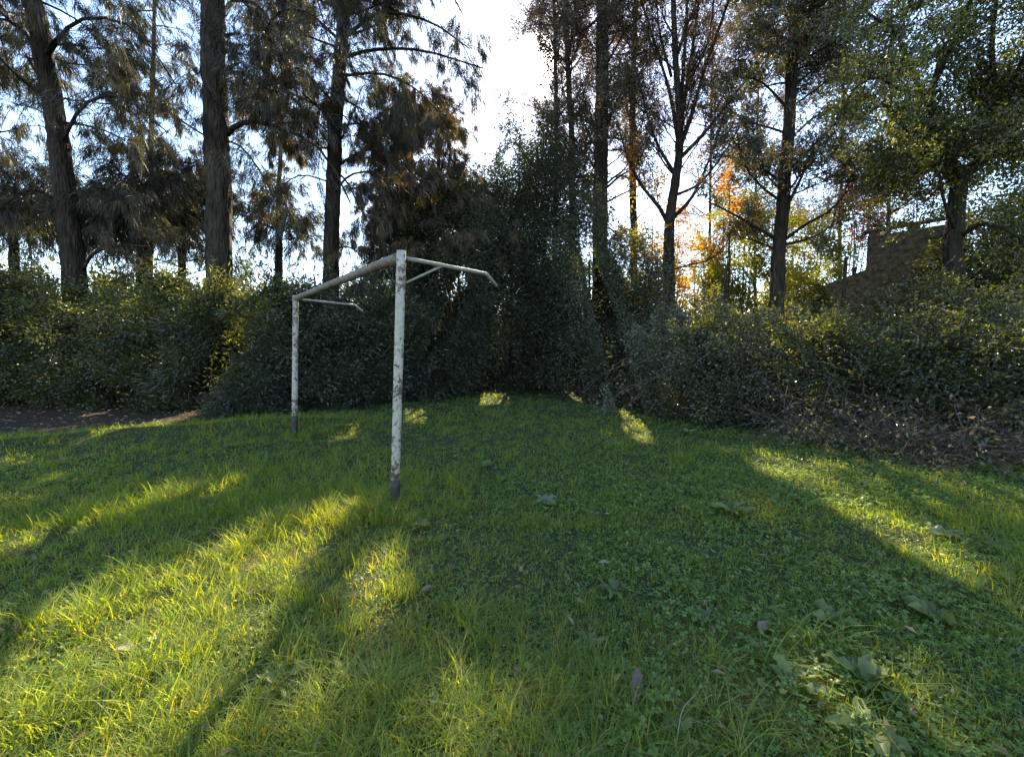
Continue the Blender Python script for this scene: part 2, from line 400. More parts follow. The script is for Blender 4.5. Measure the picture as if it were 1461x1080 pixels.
def blockmat():
    m, nt, N, Lk = newmat('concrete_block')
    tc = N.new('ShaderNodeTexCoord')
    mp = N.new('ShaderNodeMapping'); mp.inputs['Rotation'].default_value = (R(90), 0, 0)
    Lk.new(tc.outputs['Object'], mp.inputs['Vector'])
    br = N.new('ShaderNodeTexBrick'); br.inputs['Scale'].default_value = 1
    br.inputs['Brick Width'].default_value = .4; br.inputs['Row Height'].default_value = .2; br.inputs['Mortar Size'].default_value = .012
    br.inputs['Color1'].default_value = (.15, .12, .08, 1); br.inputs['Color2'].default_value = (.19, .15, .10, 1); br.inputs['Mortar'].default_value = (.12, .098, .068, 1)
    Lk.new(mp.outputs[0], br.inputs['Vector'])
    no = N.new('ShaderNodeTexNoise'); no.inputs['Scale'].default_value = 7; no.inputs['Detail'].default_value = 8
    Lk.new(tc.outputs['Object'], no.inputs['Vector'])
    r = ramp(N, [(.35, (.35, .36, .33)), (.65, (1.15, 1.1, 1.05))]); Lk.new(no.outputs['Fac'], r.inputs['Fac'])
    mx = N.new('ShaderNodeMix'); mx.data_type = 'RGBA'; mx.blend_type = 'MULTIPLY'; mx.inputs['Factor'].default_value = 1
    Lk.new(br.outputs['Color'], mx.inputs['A']); Lk.new(r.outputs['Color'], mx.inputs['B'])
    b = N.new('ShaderNodeBsdfPrincipled'); b.inputs['Roughness'].default_value = .95
    Lk.new(mx.outputs['Result'], b.inputs['Base Color'])
    bp = N.new('ShaderNodeBump'); bp.inputs['Strength'].default_value = .6; bp.inputs['Distance'].default_value = .02
    Lk.new(br.outputs['Fac'], bp.inputs['Height']); bp.invert = True; Lk.new(bp.outputs[0], b.inputs['Normal'])
    o = N.new('ShaderNodeOutputMaterial'); Lk.new(b.outputs[0], o.inputs['Surface'])
    return m
M['block'] = blockmat()

# ------------------------------------------------------------------ ground
def axis(lo, hi, step, far, n=18):
    mid = np.arange(lo, hi+1e-6, step); e = np.geomspace(step*2, far, n)
    return np.concatenate([lo-e[::-1], mid, hi+e])
gx = axis(-18, 22, .2, 320); gy = axis(-5, 30, .2, 320)
X, Y = np.meshgrid(gx, gy); Z = terr(X, Y)
ii = np.arange(X.size).reshape(X.shape)
fq = np.stack([ii[:-1, :-1], ii[:-1, 1:], ii[1:, 1:], ii[1:, :-1]], -1).reshape(-1, 4)
lawn_a = inpoly(X.ravel(), Y.ravel(), LAWN).astype(float)
lawn_a = np.where(Y.ravel() < -1, 1, lawn_a)
la = lawn_a.reshape(X.shape); k = la.copy()
for _ in range(2):
    k[1:-1, 1:-1] = (k[1:-1, 1:-1]*2+k[:-2, 1:-1]+k[2:, 1:-1]+k[1:-1, :-2]+k[1:-1, 2:])/6
g = mesh_obj('ground', np.stack([X, Y, Z], -1).reshape(-1, 3), [fq], groundmat(), None, None, True, {'lawn': k.ravel()})
tag(g, 'brown soil and turf ground under the lawn and trees', 'ground', kind='structure')

# ------------------------------------------------------------------ grass, clover
def sample_lawn(n, ymin, ymax, power, wide=1.45):
    """points on the lawn, density falling with distance"""
    u = rng.random(n); a = 1-power
    if abs(a) < 1e-6: y = ymin*(ymax/ymin)**u
    else: y = (ymin**a+u*(ymax**a-ymin**a))**(1/a)
    x = (rng.random(n)*2-1)*(wide*y+.6)
    m = inpoly(x, y-.0, LAWN)
    return x[m], y[m]

def blades(geo, x, y, h, w, lean, az, r):
    N = len(x); z = terr(x, y)-.005
    d = np.stack([np.cos(az), np.sin(az), 0*az], -1); s = np.stack([-np.sin(az+.5), np.cos(az+.5), 0*az], -1)
    p = np.stack([x, y, z], -1); out = []
    K = 4
    for i in range(K):
        t = i/(K-1)
        hor = lean*t**1.8; ver = t*(1-.42*lean/np.maximum(h, .01)*t*.9)
        c = p+d*(hor)[:, None]+np.stack([0*h, 0*h, h*np.maximum(ver, .25*t)], -1)
        ww = (w*(1-t**1.6))[:, None]*.5
        if i < K-1: out += [c-s*ww, c+s*ww]
        else: out += [c]
    V = np.stack(out, 1).reshape(-1, 3); nv = 2*(K-1)+1
    i = np.arange(N)[:, None]*nv
    q = np.concatenate([i+np.array([2*j, 2*j+1, 2*j+3, 2*j+2]) for j in range(K-2)])
    geo.add(V, q, np.repeat(r, nv))
    geo.f.setdefault(3, []).append(i+np.array([2*(K-2), 2*(K-2)+1, nv-1])+geo.n-len(V))

def clumped(n_cl, per, ymin, ymax, power, rad):
    cx, cy = sample_lawn(n_cl, ymin, ymax, power)
    n = rng.poisson(per, len(cx)); idx = np.repeat(np.arange(len(cx)), n)
    a = rng.random(len(idx))*2*np.pi; rr = np.abs(rng.normal(0, 1, len(idx)))*rad*(.6+.06*cy[idx])
    x = cx[idx]+np.cos(a)*rr; y = cy[idx]+np.sin(a)*rr
    ok = inpoly(x, y, LAWN)
    return x[ok], y[ok], a[ok], idx[ok], rng.random(len(cx))[idx[ok]]

gg = Geo()
def clover_mask(x, y):
    # clover takes over in the middle and on the right
    f = fnoise(x, y, .8, 9)*.5+smooth(-.6, 1.6, x-.12*y)*1.0-.35
    return f
for (ncl, per, y0, y1, pw, rad, hh, ww) in ((5200, 15, 1.0, 4.0, .6, .05, .105, .0042), (5200, 14, 3.2, 8.5, .8, .07, .11, .0062), (4600, 13, 7.0, 20, .6, .10, .12, .0095)):
    x, y, a, idx, cr = clumped(ncl, per, y0, y1, pw, rad)
    n = len(x)
    pat = fnoise(x, y, .7, 3)
    tall = smooth(.0, .8, pat+(x < -.4)*.35)
    cm = clover_mask(x, y)
    keep = rng.random(n) > smooth(.1, .9, cm)*.30
    x, y, a, cr, pat, tall = (q[keep] for q in (x, y, a, cr, pat, tall)); n = len(x)
    h = hh*(.55+.75*rng.random(n))*(.75+.75*tall)*(.7+.6*cr)
    dry = rng.random(n) < .08+.17*smooth(.1, .8, fnoise(x, y, 1.1, 12))
    r = np.clip(.12+.5*rng.random(n)+.25*(cr-.5), 0, .74)
    r[dry] = .9+.1*rng.random(dry.sum())
    lean = h*(.25+1.4*rng.random(n)**1.2)
    blades(gg, x, y, h, ww*(.6+.8*rng.random(n)), lean, a+rng.normal(0, .7, n), r)
# long arching tussocks on the left
TUS = [(563, 728), (560, 735), (420, 628), (410, 745), (330, 800), (215, 820), (130, 870), (470, 740), (360, 770), (60, 900), (280, 840), (180, 960), (300, 1010), (480, 960), (520, 1000), (560, 1040), (650, 1000), (640, 880), (560, 850), (430, 700), (700, 1060), (90, 1020), (440, 880), (520, 740), (1180, 960), (1110, 1050), (500, 690)]
for (px, py) in TUS:
    c = Gd(px, py)
    for _ in range(5):
        n = 26; o = rng.normal(0, .14, 2); q = rng.normal(0, .035, (n, 2))
        h = .14+.16*rng.random(n); a = rng.random(n)*6.28
        blades(gg, c[0]+o[0]+q[:, 0], c[1]+o[1]+q[:, 1], h, .004+.003*rng.random(n), h*(.5+.8*rng.random(n)), a, np.clip(rng.normal(.5, .2, n), 0, 1))
for (n_, y0, y1, pw, ww) in ((15000, 1.0, 4.5, .6, .0035), (9000, 4, 10, .8, .006)):
    x, y = sample_lawn(n_, y0, y1, pw); k = rng.random(len(x)) < .35+.65*smooth(-.2, .6, fnoise(x, y, 1.4, 21)); x, y = x[k], y[k]; n = len(x)
    h = .02+.05*rng.random(n); blades(gg, x, y, h, ww*(.6+.8*rng.random(n)), h*(1.2+2.5*rng.random(n)), rng.random(n)*6.28, .84+.16*rng.random(n))
# the thin dry patch on the right
for (px, py, n, sx) in ((1095, 960, 1500, .26), (1060, 1010, 900, .2), (380, 800, 600, .2), (300, 900, 700, .25), (1120, 905, 700, .2)):
    c = Gd(px, py); x = c[0]+rng.normal(0, sx, n); y = c[1]+rng.normal(0, sx*.6, n); h = .03+.07*rng.random(n)
    blades(gg, x, y, h, .0022+.002*rng.random(n), h*(.8+1.6*rng.random(n)), rng.random(n)*6.28, .8+.2*rng.random(n))
o = gg.build('grass', M['grass'])
tag(o, 'unmown green grass covering the whole clearing', 'grass', kind='stuff')

cg = Geo()
def clover_batch(n, y0, y1, pw, size, thr, zlo, zhi, anywhere=False):
    x, y = sample_lawn(n, y0, y1, pw)
    if not anywhere:
        k = clover_mask(x, y)+rng.normal(0, .25, len(x)) > thr
        x, y = x[k], y[k]
    n = len(x); z = terr(x, y)+zlo+(zhi-zlo)*rng.random(n)*(.6+.5*fnoise(x, y, 2.2, 4))
    a0 = rng.random(n)*6.28; tilt = rng.normal(0, .4, (n, 2)); cr = rng.random(n); size = size*(.55+.5*smooth(-.6, .8, fnoise(x, y, 3.0, 31))+.55*rng.random(n)**2)
    for j in range(3):
        a = a0+j*2.094+rng.normal(0, .12, n)
        d = np.stack([np.cos(a), np.sin(a), .15+tilt[:, 0]*np.cos(a)+tilt[:, 1]*np.sin(a)], -1); d = nrm(d)
        s = np.stack([-np.sin(a), np.cos(a), 0*a], -1)
        up = np.cross(d, s)
        L = (size*(.7+.6*rng.random(n)))[:, None]; p = np.stack([x, y, z], -1)
        V = np.stack([p, p+d*L*.55-s*L*.42+up*L*.12, p+d*L*.95-s*L*.28+up*L*.08, p+d*L*.92, p+d*L*.95+s*L*.28+up*L*.08, p+d*L*.55+s*L*.42+up*L*.12], 1).reshape(-1, 3)
        i = np.arange(n)[:, None]*6
        cg.add(V, np.concatenate([i+np.array([0, 1, 2, 3]), i+np.array([0, 3, 4, 5])]), np.repeat(cr, 6))
clover_batch(20000, 1.0, 4.5, .5, .017, .12, .02, .10)
clover_batch(22000, 3.5, 9, .7, .022, .12, .03, .10)
clover_batch(9000, 8, 18, .6, .035, .15, .03, .10)
# low small leaves between the grass everywhere
clover_batch(26000, 1.0, 4.5, .5, .013, 0, .005, .03, True)
clover_batch(18000, 4, 9, .7, .02, 0, .005, .04, True)
clover_batch(8000, 8, 19, .6, .035, 0, .005, .05, True)
o = cg.build('clover_ground_cover', M['clover'])
tag(o, 'low clover leaves spread through the lawn, thickest on the right', 'clover', kind='stuff')

# ------------------------------------------------------------------ broad leaved weeds
def weed(px, py, n, L, W, mat, label, lift=.7, group='broad leaved weeds on the lawn', name='dock_plant'):
    c = Gd(px, py); ge = Geo(); L = L*.62; W = W*.55; n = int(n*1.4)
    for i in range(n):
        a = i*2.4+rng.normal(0, .3); l = L*(.65+.5*rng.random()); w = W*(.75+.4*rng.random()); li = lift*(.6+.6*rng.random())
        K = 8; t = np.linspace(0, 1, K)
        hor = l*(t*.55+.45*t*t)*math.cos(li*.7); ver = .02+l*(math.sin(li)*t*1.15-.55*t*t*math.sin(li)*1.1)+.012*np.sin(t*17+i)*t
        d = np.array([math.cos(a), math.sin(a), 0]); s = np.array([-math.sin(a), math.cos(a), 0])
        wp = w*np.where(t < .18, .12+.3*t, np.sin(np.clip((t-.06)/.94, 0, 1)*np.pi)**.7)*.5
        mid = c+d*hor[:, None]+np.array([0, 0, 1.])*ver[:, None]
        tw = rng.normal(0, .35)
        rows = []
        for u in (-1, -.5, 0, .5, 1):
            ripple = .10*w*np.sin(t*22+u*4+i)*abs(u)
            rows.append(mid+s*(u*wp*math.cos(tw))[:, None]+np.array([0, 0, 1.])*(abs(u)*wp*.35+u*wp*math.sin(tw)+ripple)[:, None])
        V = np.stack(rows, 1).reshape(-1, 3)
        I = np.arange(K*5).reshape(K, 5)
        f = np.stack([I[:-1, :-1], I[:-1, 1:], I[1:, 1:], I[1:, :-1]], -1).reshape(-1, 4)
        ge.add(V, f, rng.random())
    o = ge.build(name, M[mat], None, True, origin=c)
    return tag(o, label, 'weed', group)

weed(490, 612, 9, .34, .12, 'dock_pale', 'pale grey-green broad leaved weed between the two goal posts', .6)
weed(778, 722, 12, .24, .10, 'dock_pale', 'silvery broad leaved weed in the clover right of the near post', .75)
weed(1045, 735, 14, .34, .085, 'dock', 'dark green strap leaved dock rosette in the right half of the lawn', .6)
weed(1190, 895, 8, .24, .09, 'dock', 'green dock with drooping leaves beside the bare grass patch', .8)
weed(1232, 985, 14, .26, .13, 'dock', 'large crinkled dock rosette in the sunny patch at lower right', .75)
weed(1130, 985, 5, .22, .10, 'dock', 'upright bluish dock just left of the crinkled rosette', 1.1)
weed(1235, 1060, 12, .23, .12, 'dock', 'crinkled dock at the bottom edge below the sunny rosette', .6)
weed(875, 850, 7, .22, .06, 'dock', 'dock with two long pale leaves in the middle lawn', .7)
weed(838, 928, 9, .16, .05, 'dock', 'small dark green dock tuft near the brown fallen leaf', .8)
weed(968, 1062, 5, .17, .05, 'dock', 'dock with bright upright leaf beside the pale bent stalk', 1.1)
weed(500, 985, 9, .26, .06, 'dock', 'long leaved dock at the edge of the big sunny patch', .8)
weed(400, 985, 8, .24, .065, 'dock', 'spreading dock in the shadow crossing the big sunny patch', .7)
weed(225, 930, 7, .18, .05, 'dock', 'yellow-green dock in the middle of the big sunny patch', .7)
weed(1345, 770, 10, .26, .10, 'dock_pale', 'broad pale weed right of the sunlit streak on the right lawn', .7)
weed(1420, 790, 8, .22, .09, 'dock', 'broad weed at the far right edge of the lawn', .7)
weed(1330, 885, 8, .22, .10, 'dock', 'broad leaved dock in the clover right of the bare patch', .6)
weed(690, 668, 9, .22, .09, 'dock', 'leafy dock in the shaded lawn right of the near post', .7)
weed(600, 755, 7, .2, .08, 'dock', 'small dock at the foot of the near goal post', .7)
weed(330, 640, 8, .22, .08, 'dock', 'small weed in the shade left of the far goal post', .7)
weed(980, 620, 9, .3, .1, 'dock_pale', 'pale weed at the foot of the bramble bank', .7)
weed(1005, 890, 6, .18, .06, 'dock', 'small dock left of the bare grass patch', .7)
weed(625, 1030, 7, .18, .05, 'dock', 'narrow dock beside the small sunny tussock at the bottom', .9)

# the curled brown leaf and the pale stalk
c = Gd(908, 1000); ge = Geo(); K = 10; t = np.linspace(0, 1, K); rows = []
for u in np.linspace(-1, 1, 6):
    w = .03*np.sin(np.clip(t*1.0+.02, 0, 1)*np.pi)**.7*(1+.15*np.sin(t*20+u))
    ang = u*1.25
    rows.append(np.stack([.16*(t-.5)*.25+w*np.sin(ang)*.9, .16*(t-.5)*.75, .045+.16*(t-.2)*.45+w*(1-np.cos(ang))*1.2+.004*np.sin(t*25+u*3)], -1))
V = np.stack(rows, 1).reshape(-1, 3)+c; I = np.arange(K*6).reshape(K, 6)
ge.add(V, np.stack([I[:-1, :-1], I[:-1, 1:], I[1:, 1:], I[1:, :-1]], -1).reshape(-1, 4), .4)
tubes(ge, [np.array([c+[-.018, -.06, .04], c+[-.03, -.09, .02], c+[-.035, -.12, .0]])], [[.002, .002, .0015]], 5)
leafm = leafmat('purple_brown_leaf', [(.11, .07, .055), (.17, .115, .09), (.22, .155, .125)], tr=(1.2, 1, .9), tfac=.2, gloss=.05, nscale=30, namp=.6)
o = ge.build('fallen_leaf', leafm, None, True, origin=c); tag(o, 'large curled purplish brown dead leaf lying in the grass', 'leaf', 'fallen leaves on the lawn')

b0 = Gd(962, 1085)
st = resample([b0, b0+[.02, .02, .10], b0+[.05, .05, .16], b0+[.11, .09, .17], b0+[.15, .13, .165]], 12)
s_root = empty('grass_stalk', b0, 'pale bent grass stalk with a white tip at the bottom', 'stalk')
ge = Geo(); tubes(ge, [st], [np.linspace(.0026, .0015, 12)], 6); ge.build('stem', M['straw'], s_root, True)
ge = Geo(); tip = st[-1]
tubes(ge, [np.array([tip, tip+[.004, .004, .003], tip+[.009, .008, .006], tip+[.013, .012, .008]])], [[.002, .006, .006, .002]], 8); ge.build('seed_head', M['dock_pale'], s_root, True)

FL = [((650, 655), 'pale fallen leaf on the shaded grass right of the near post'), ((862, 812), 'pale fallen leaf lying by the dock with two long leaves'), ((180, 938), 'bleached leaf lying flat in the big sunny patch'),
      ((540, 665), 'small pale leaf just left of the near post'), ((1085, 690), 'small white leaf on the sunlit streak of the lawn'), ((895, 668), 'small pale leaf in the middle of the clover'),
      ((610, 850), 'pale leaf scrap beside the small sunny tussock'), ((1262, 772), 'pale leaf beside the long sunlit streak on the right'), ((360, 820), 'dry leaf caught in the sunny grass left of the near post'), ((1090, 905), 'dry brown leaf on the thin brown grass patch')]
for (pp, lab) in FL:
    c = Gd(*pp); ge = Geo(); K = 6; t = np.linspace(0, 1, K); sz = .07+.03*rng.random(); az = rng.random()*6.28; rows = []
    for u in (-1, -.5, 0, .5, 1):
        w = sz*.28*np.sin(np.clip(t+.03, 0, 1)*np.pi)**.8
        xx = (t-.5)*sz; yy = u*w
        rows.append(np.stack([xx*math.cos(az)-yy*math.sin(az), xx*math.sin(az)+yy*math.cos(az), .05+.25*u*u*w+.15*(t-.5)**2*sz+.2*xx+.003*np.sin(9*t+u*4)], -1))
    V = np.stack(rows, 1).reshape(-1, 3)+c; I = np.arange(K*5).reshape(K, 5)
    ge.add(V, np.stack([I[:-1, :-1], I[:-1, 1:], I[1:, 1:], I[1:, :-1]], -1).reshape(-1, 4), rng.random())
    o = ge.build('fallen_leaf', M['straw'] if 'pale' in lab or 'white' in lab or 'bleach' in lab else M['dryleaf'], None, True, origin=c)
    tag(o, lab, 'leaf', 'fallen leaves on the lawn')

# ------------------------------------------------------------------ goal
nb = Gd(563, 722); fb = Gd(420, 624)
nt_ = P(572.5, 366, nb[1]-.02); ft_ = P(422, 426, fb[1])
goal = empty('football_goal', (nb+fb)/2*[1, 1, 0], 'old white goal frame of flaking painted pipes standing on the lawn', 'goal')
def pipe(name, pts, r, mat, parent, sides=18, k=None, cap=True):
    ge = Geo(); pts = resample(pts, k or max(2, len(pts)*6)); pts = pts+0
    tubes(ge, [pts], [np.full(len(pts), r)], sides, cap); return ge.build(name, M[mat], parent, True)
for (b, t, r, fr, px0) in ((nb, nt_, .042, .155, .1), (fb, ft_, .045, .16, .1)):
    b2 = b-[0, 0, .1]; ax = (t-b)
    base = b+ax*(.112 if b is nb else .16)
    post = pipe('post', [base, t+ax/np.linalg.norm(ax)*.05], r, 'paint', goal)
    ge = Geo(); tubes(ge, [resample([b2, base], 6)], [np.full(6, r+.0025)], 18)
    V = ge.build('post_base', M['base_dark'], None, True); V.parent = post
    V.location = (0, 0, 0)
    for v in V.data.vertices: v.co = v.co-goal.location
u = nrm(ft_-nt_)
pipe('crossbar', [nt_+u*.05, ft_+u*.06], .046, 'paint_worn', goal, k=12)
q = np.array([-u[1], u[0], 0])*-1; q = q/np.linalg.norm(q)
if q[0] < 0: q = -q
for (t, nm) in ((nt_, 0), (ft_, 1)):
    L1 = .97; s0 = t+q*.05+[0, 0, -.01]; s1 = t+q*L1+[0, 0, -.035]; s2 = t+q*(L1+.14)+[0, 0, -.15]
    arm = pipe('net_arm', [s0, s0+(s1-s0)*.5, s1-(s1-s0)*.03], .019, 'metal_grey', goal, 10, 8)
    ge = Geo(); tubes(ge, [np.array([s1-(s1-s0)*.035, s1-(s1-s0)*.01, s1+(s2-s1)*.06, s2])], [[.0195, .0195, .0195, .019]], 10)
    ge.build('bent_end', M['metal_grey'], goal, True)
    if nm == 0:
        pipe('brace', [t+q*.045+[0, 0, -.23], t+q*.42+[0, 0, -.03]], .011, 'metal_grey', goal, 8, 4)

# ------------------------------------------------------------------ trees
def make_tree(name, label, cat, group, trunk, r0, r1, seed, limbs=None, auto=None, subs=None, leaf=None, bark='bark_dark', flare=.35, twigs=None, sides=16):
    """limbs: list of (polyline, r0); auto: random limbs; subs: branches on limbs; leaf: foliage on branches"""
    global rng
    keep = rng; rng = np.random.default_rng(seed)
    trunk = resample(trunk, 90); H = np.linspace(0, 1, 90)
    trunk[1:, :2] += np.cumsum(rng.normal(0, .005, (89, 2)), 0)
    root = empty(name, trunk[0], label, cat, group)
    rad = (r0+(r1-r0)*H)*(1+flare*np.exp(-H*14))
    ge = Geo(); tubes(ge, [trunk], [rad], 26 if r0 > .15 else sides, True, .075); ge.build('trunk', M[bark], root, True)
    lg = Geo(); LP = []
    for (pl, lr) in (limbs or []):
        pl = resample(pl, 9); LP.append(pl); tubes(lg, [pl], [np.linspace(lr, lr*.3, 9)], 8, True, .04)
    LP = list(LP)
    if auto:
        n = auto['n']; h = auto['h'][0]+(auto['h'][1]-auto['h'][0])*np.sort(rng.random(n))
        pos, tan = along(trunk[None], h[None]); pos = pos[0]
        az = np.arange(n)*2.4+rng.normal(0, .5, n)
        if 'az' in auto: az = auto['az'][0]+rng.random(n)*(auto['az'][1]-auto['az'][0])
        el = R(auto['el'][0])+R(auto['el'][1]-auto['el'][0])*rng.random(n)
        d = np.stack([np.cos(az)*np.cos(el), np.sin(az)*np.cos(el), np.sin(el)], -1)
        hh = (h-auto['h'][0])/(auto['h'][1]-auto['h'][0])
        L = (auto['L'][0]+(auto['L'][1]-auto['L'][0])*hh)*(.65+.6*rng.random(n))
        pl = grow(pos, d, L, 8, auto.get('wander', .12), auto.get('grav', 0))
        lr = np.minimum(np.interp(h, H, rad)*.6, auto.get('r', .05)*(.6+.6*rng.random(n)))
        kk = carve(pl[:, 4], .25); pl = pl[kk]; lr = lr[kk]
        tubes(lg, pl, lr[:, None]*np.linspace(1, .25, 9), 6, True)
        LP += list(pl)
    LP = np.array(LP)
    if subs:
        m = subs['n']; t = subs['t'][0]+(subs['t'][1]-subs['t'][0])*rng.random((len(LP), m))
        pos, tan = along(LP, t); pos = pos.reshape(-1, 3); tan = tan.reshape(-1, 3)
        side = nrm(np.cross(tan, rng.normal(0, 1, tan.shape)))
        d = nrm(tan*subs.get('fwd', .7)+side*subs.get('side', .8)+np.array([0, 0, subs.get('up', .1)]))
        L = subs['L'][0]+(subs['L'][1]-subs['L'][0])*rng.random(len(pos))
        SP = grow(pos, d, L, 5, subs.get('wander', .15), subs.get('grav', -.05)); SP = SP[carve_lines(SP)]
        tubes(lg, SP, np.full(len(SP), subs.get('r', .012))[:, None]*np.linspace(1, .35, 6), 4, False)
    else: SP = resample_many(LP)
    if twigs:
        m = twigs['n']; t = .2+.8*rng.random((len(SP), m)); pos, tan = along(SP, t); pos = pos.reshape(-1, 3); tan = tan.reshape(-1, 3)
        side = nrm(np.cross(tan, rng.normal(0, 1, tan.shape)))
        d = nrm(tan*.7+side*.7+np.array([0, 0, twigs.get('up', 0)]))
        L = twigs['L'][0]+(twigs['L'][1]-twigs['L'][0])*rng.random(len(pos))
        TP = grow(pos, d, L, 3, .15, twigs.get('grav', 0)); TP = TP[carve_lines(TP)]
        tubes(lg, TP, np.full(len(TP), twigs.get('r', .006))[:, None]*np.linspace(1, .5, 4), 3, False)
    else: TP = SP
    lg.build('limbs', M[bark], root, True)
    lf = Geo()
    for sp in (leaf if isinstance(leaf, list) else [leaf]):
        src = TP
        n = sp['n']//len(src)+1
        sel = src
        if 'zr' in sp:
            zz = src[:, 0, 2]; sel = src[(zz > sp['zr'][0]) & (zz < sp['zr'][1])]
            n = sp['n']//max(1, len(sel))+1
        if 'frac' in sp:
            cl = rng.random(len(sel)) < sp['frac']; sel = sel[cl]; n = sp['n']//max(1, len(sel))+1
        t = sp.get('t0', .1)+(1-sp.get('t0', .1))*rng.random((len(sel), n))**.8
        pos, tan = along(sel, t)
        cr = np.broadcast_to(rng.random((len(sel), 1)), t.shape).ravel()
        pos = pos.reshape(-1, 3)+rng.normal(0, sp['spread'], (t.size, 3)); tan = tan.reshape(-1, 3)
        d = nrm(tan*sp.get('fwd', .8)+rng.normal(0, sp.get('rand', .5), pos.shape)+np.array([0, 0, -sp.get('down', .2)]))
        L = sp['L'][0]+(sp['L'][1]-sp['L'][0])*rng.random(len(pos))
        r = np.clip(.55*cr+.45*rng.random(len(pos)), 0, 1)
        if sp['kind'] == 'strip': strips(lf, pos, d, L, sp['W'], r)
        else: leaf_quads(lf, pos, d, L, L*sp['W'], .2, r)
        if sp.get('own'):
            lf.build(sp.get('name', 'crown'), M[sp['mat']], root); lf = Geo()
    if lf.n: lf.build('crown', M[(leaf[0] if isinstance(leaf, list) else leaf)['mat']], root)
    rng = keep
    return root

CAS = dict(kind='strip', mat='casuarina', spread=.04, L=(.18, .42), W=.010, fwd=.8, rand=.32, down=.8)
CSUB = dict(n=9, t=(.22, 1), L=(.7, 1.7), fwd=.6, side=.7, up=.05, grav=-.14, r=.010)
CTW = dict(n=5, L=(.25, .6), grav=-.15, r=.006)
GC = 'casuarina trees on the left'
def V3(*a): return [P(*q) for q in a]

def gb(px, Y):           # trunk base on the ground under pixel column px at depth Y
    p = P(px, 560, Y); p[2] = terr(p[0], p[1])-.15; return p

# T1
d1 = 11.6
make_tree('casuarina_tree', 'leaning dark trunk with drooping needle foliage at the left edge', 'tree', GC,
    [gb(122, d1)]+V3((108, 400, d1), (88, 230, d1), (66, 100, d1), (40, -30, d1-.2), (10, -190, d1-.3)), .27, .16, 11,
    limbs=[(V3((118, 385, d1), (135, 360, d1-.3), (172, 350, d1-.8), (215, 352, d1-1.2)), .05),
           (V3((85, 210, d1), (120, 150, d1-.5), (175, 140, d1-1), (240, 190, d1-1.4)), .05),
           (V3((62, 90, d1), (110, 30, d1-.4), (190, 40, d1-.8), (250, 120, d1-1)), .05),
           (V3((56, 90, d1), (30, 40, d1-.3), (-20, 30, d1-.6), (-60, 90, d1-1)), .05),
           (V3((95, 300, d1), (50, 270, d1-.5), (10, 290, d1-.8), (-40, 350, d1-1)), .05),
           (V3((100, 330, d1), (150, 290, d1+.3), (200, 290, d1+.4), (250, 340, d1+.2)), .045),
           (V3((40, 0, d1), (100, -60, d1-.6), (180, -40, d1-1), (240, 30, d1-1.2)), .05)],
    auto=dict(n=22, h=(.42, 1), L=(2.2, 2.2), el=(0, 50), grav=-.06, r=.04),
    subs=CSUB, twigs=CTW, leaf=[dict(CAS, n=48000, frac=.75, own=True), dict(CAS, n=6000, mat='casuarina_brown', frac=.12, own=True, name='brown_crown')])
# T2
d2 = 11.0
make_tree('casuarina_tree', 'straight thick bare trunk with two broken stubs near the top', 'tree', GC,
    [gb(318, d2)]+V3((314, 400, d2), (309, 230, d2), (304, 100, d2), (301, -20, d2), (297, -200, d2)), .31, .24, 12,
    limbs=[(V3((324, 192, d2), (340, 178, d2-.1), (372, 174, d2-.2), (420, 190, d2-.2), (465, 222, d2), (500, 290, d2+.1)), .075),
           (V3((322, 52, d2), (332, 49, d2), (342, 48, d2)), .05), (V3((323, 100, d2), (333, 94, d2-.1), (346, 88, d2-.2)), .055),
           (V3((318, 78, d2), (330, 70, d2-.2), (334, 60, d2-.3)), .04),
           (V3((300, 110, d2), (290, 100, d2-.1), (286, 105, d2-.1)), .04),
           (V3((322, 200, d2), (350, 215, d2-.5), (385, 270, d2-.9), (410, 330, d2-1.1)), .03),
           (V3((310, 205, d2), (270, 180, d2-.4), (225, 150, d2-.5), (180, 140, d2-.5)), .03),
           (V3((330, 0, d2), (370, 10, d2-.4), (405, 70, d2-.6), (430, 160, d2-.7)), .045),
           (V3((326, -60, d2), (380, -80, d2-.4), (440, -30, d2-.6), (470, 60, d2-.7)), .045)],
    auto=dict(n=10, h=(.8, 1), L=(2.2, 2.2), el=(0, 40), grav=-.06, r=.035),
    subs=dict(CSUB, n=7), twigs=CTW, leaf=dict(CAS, n=17000, t0=.2))
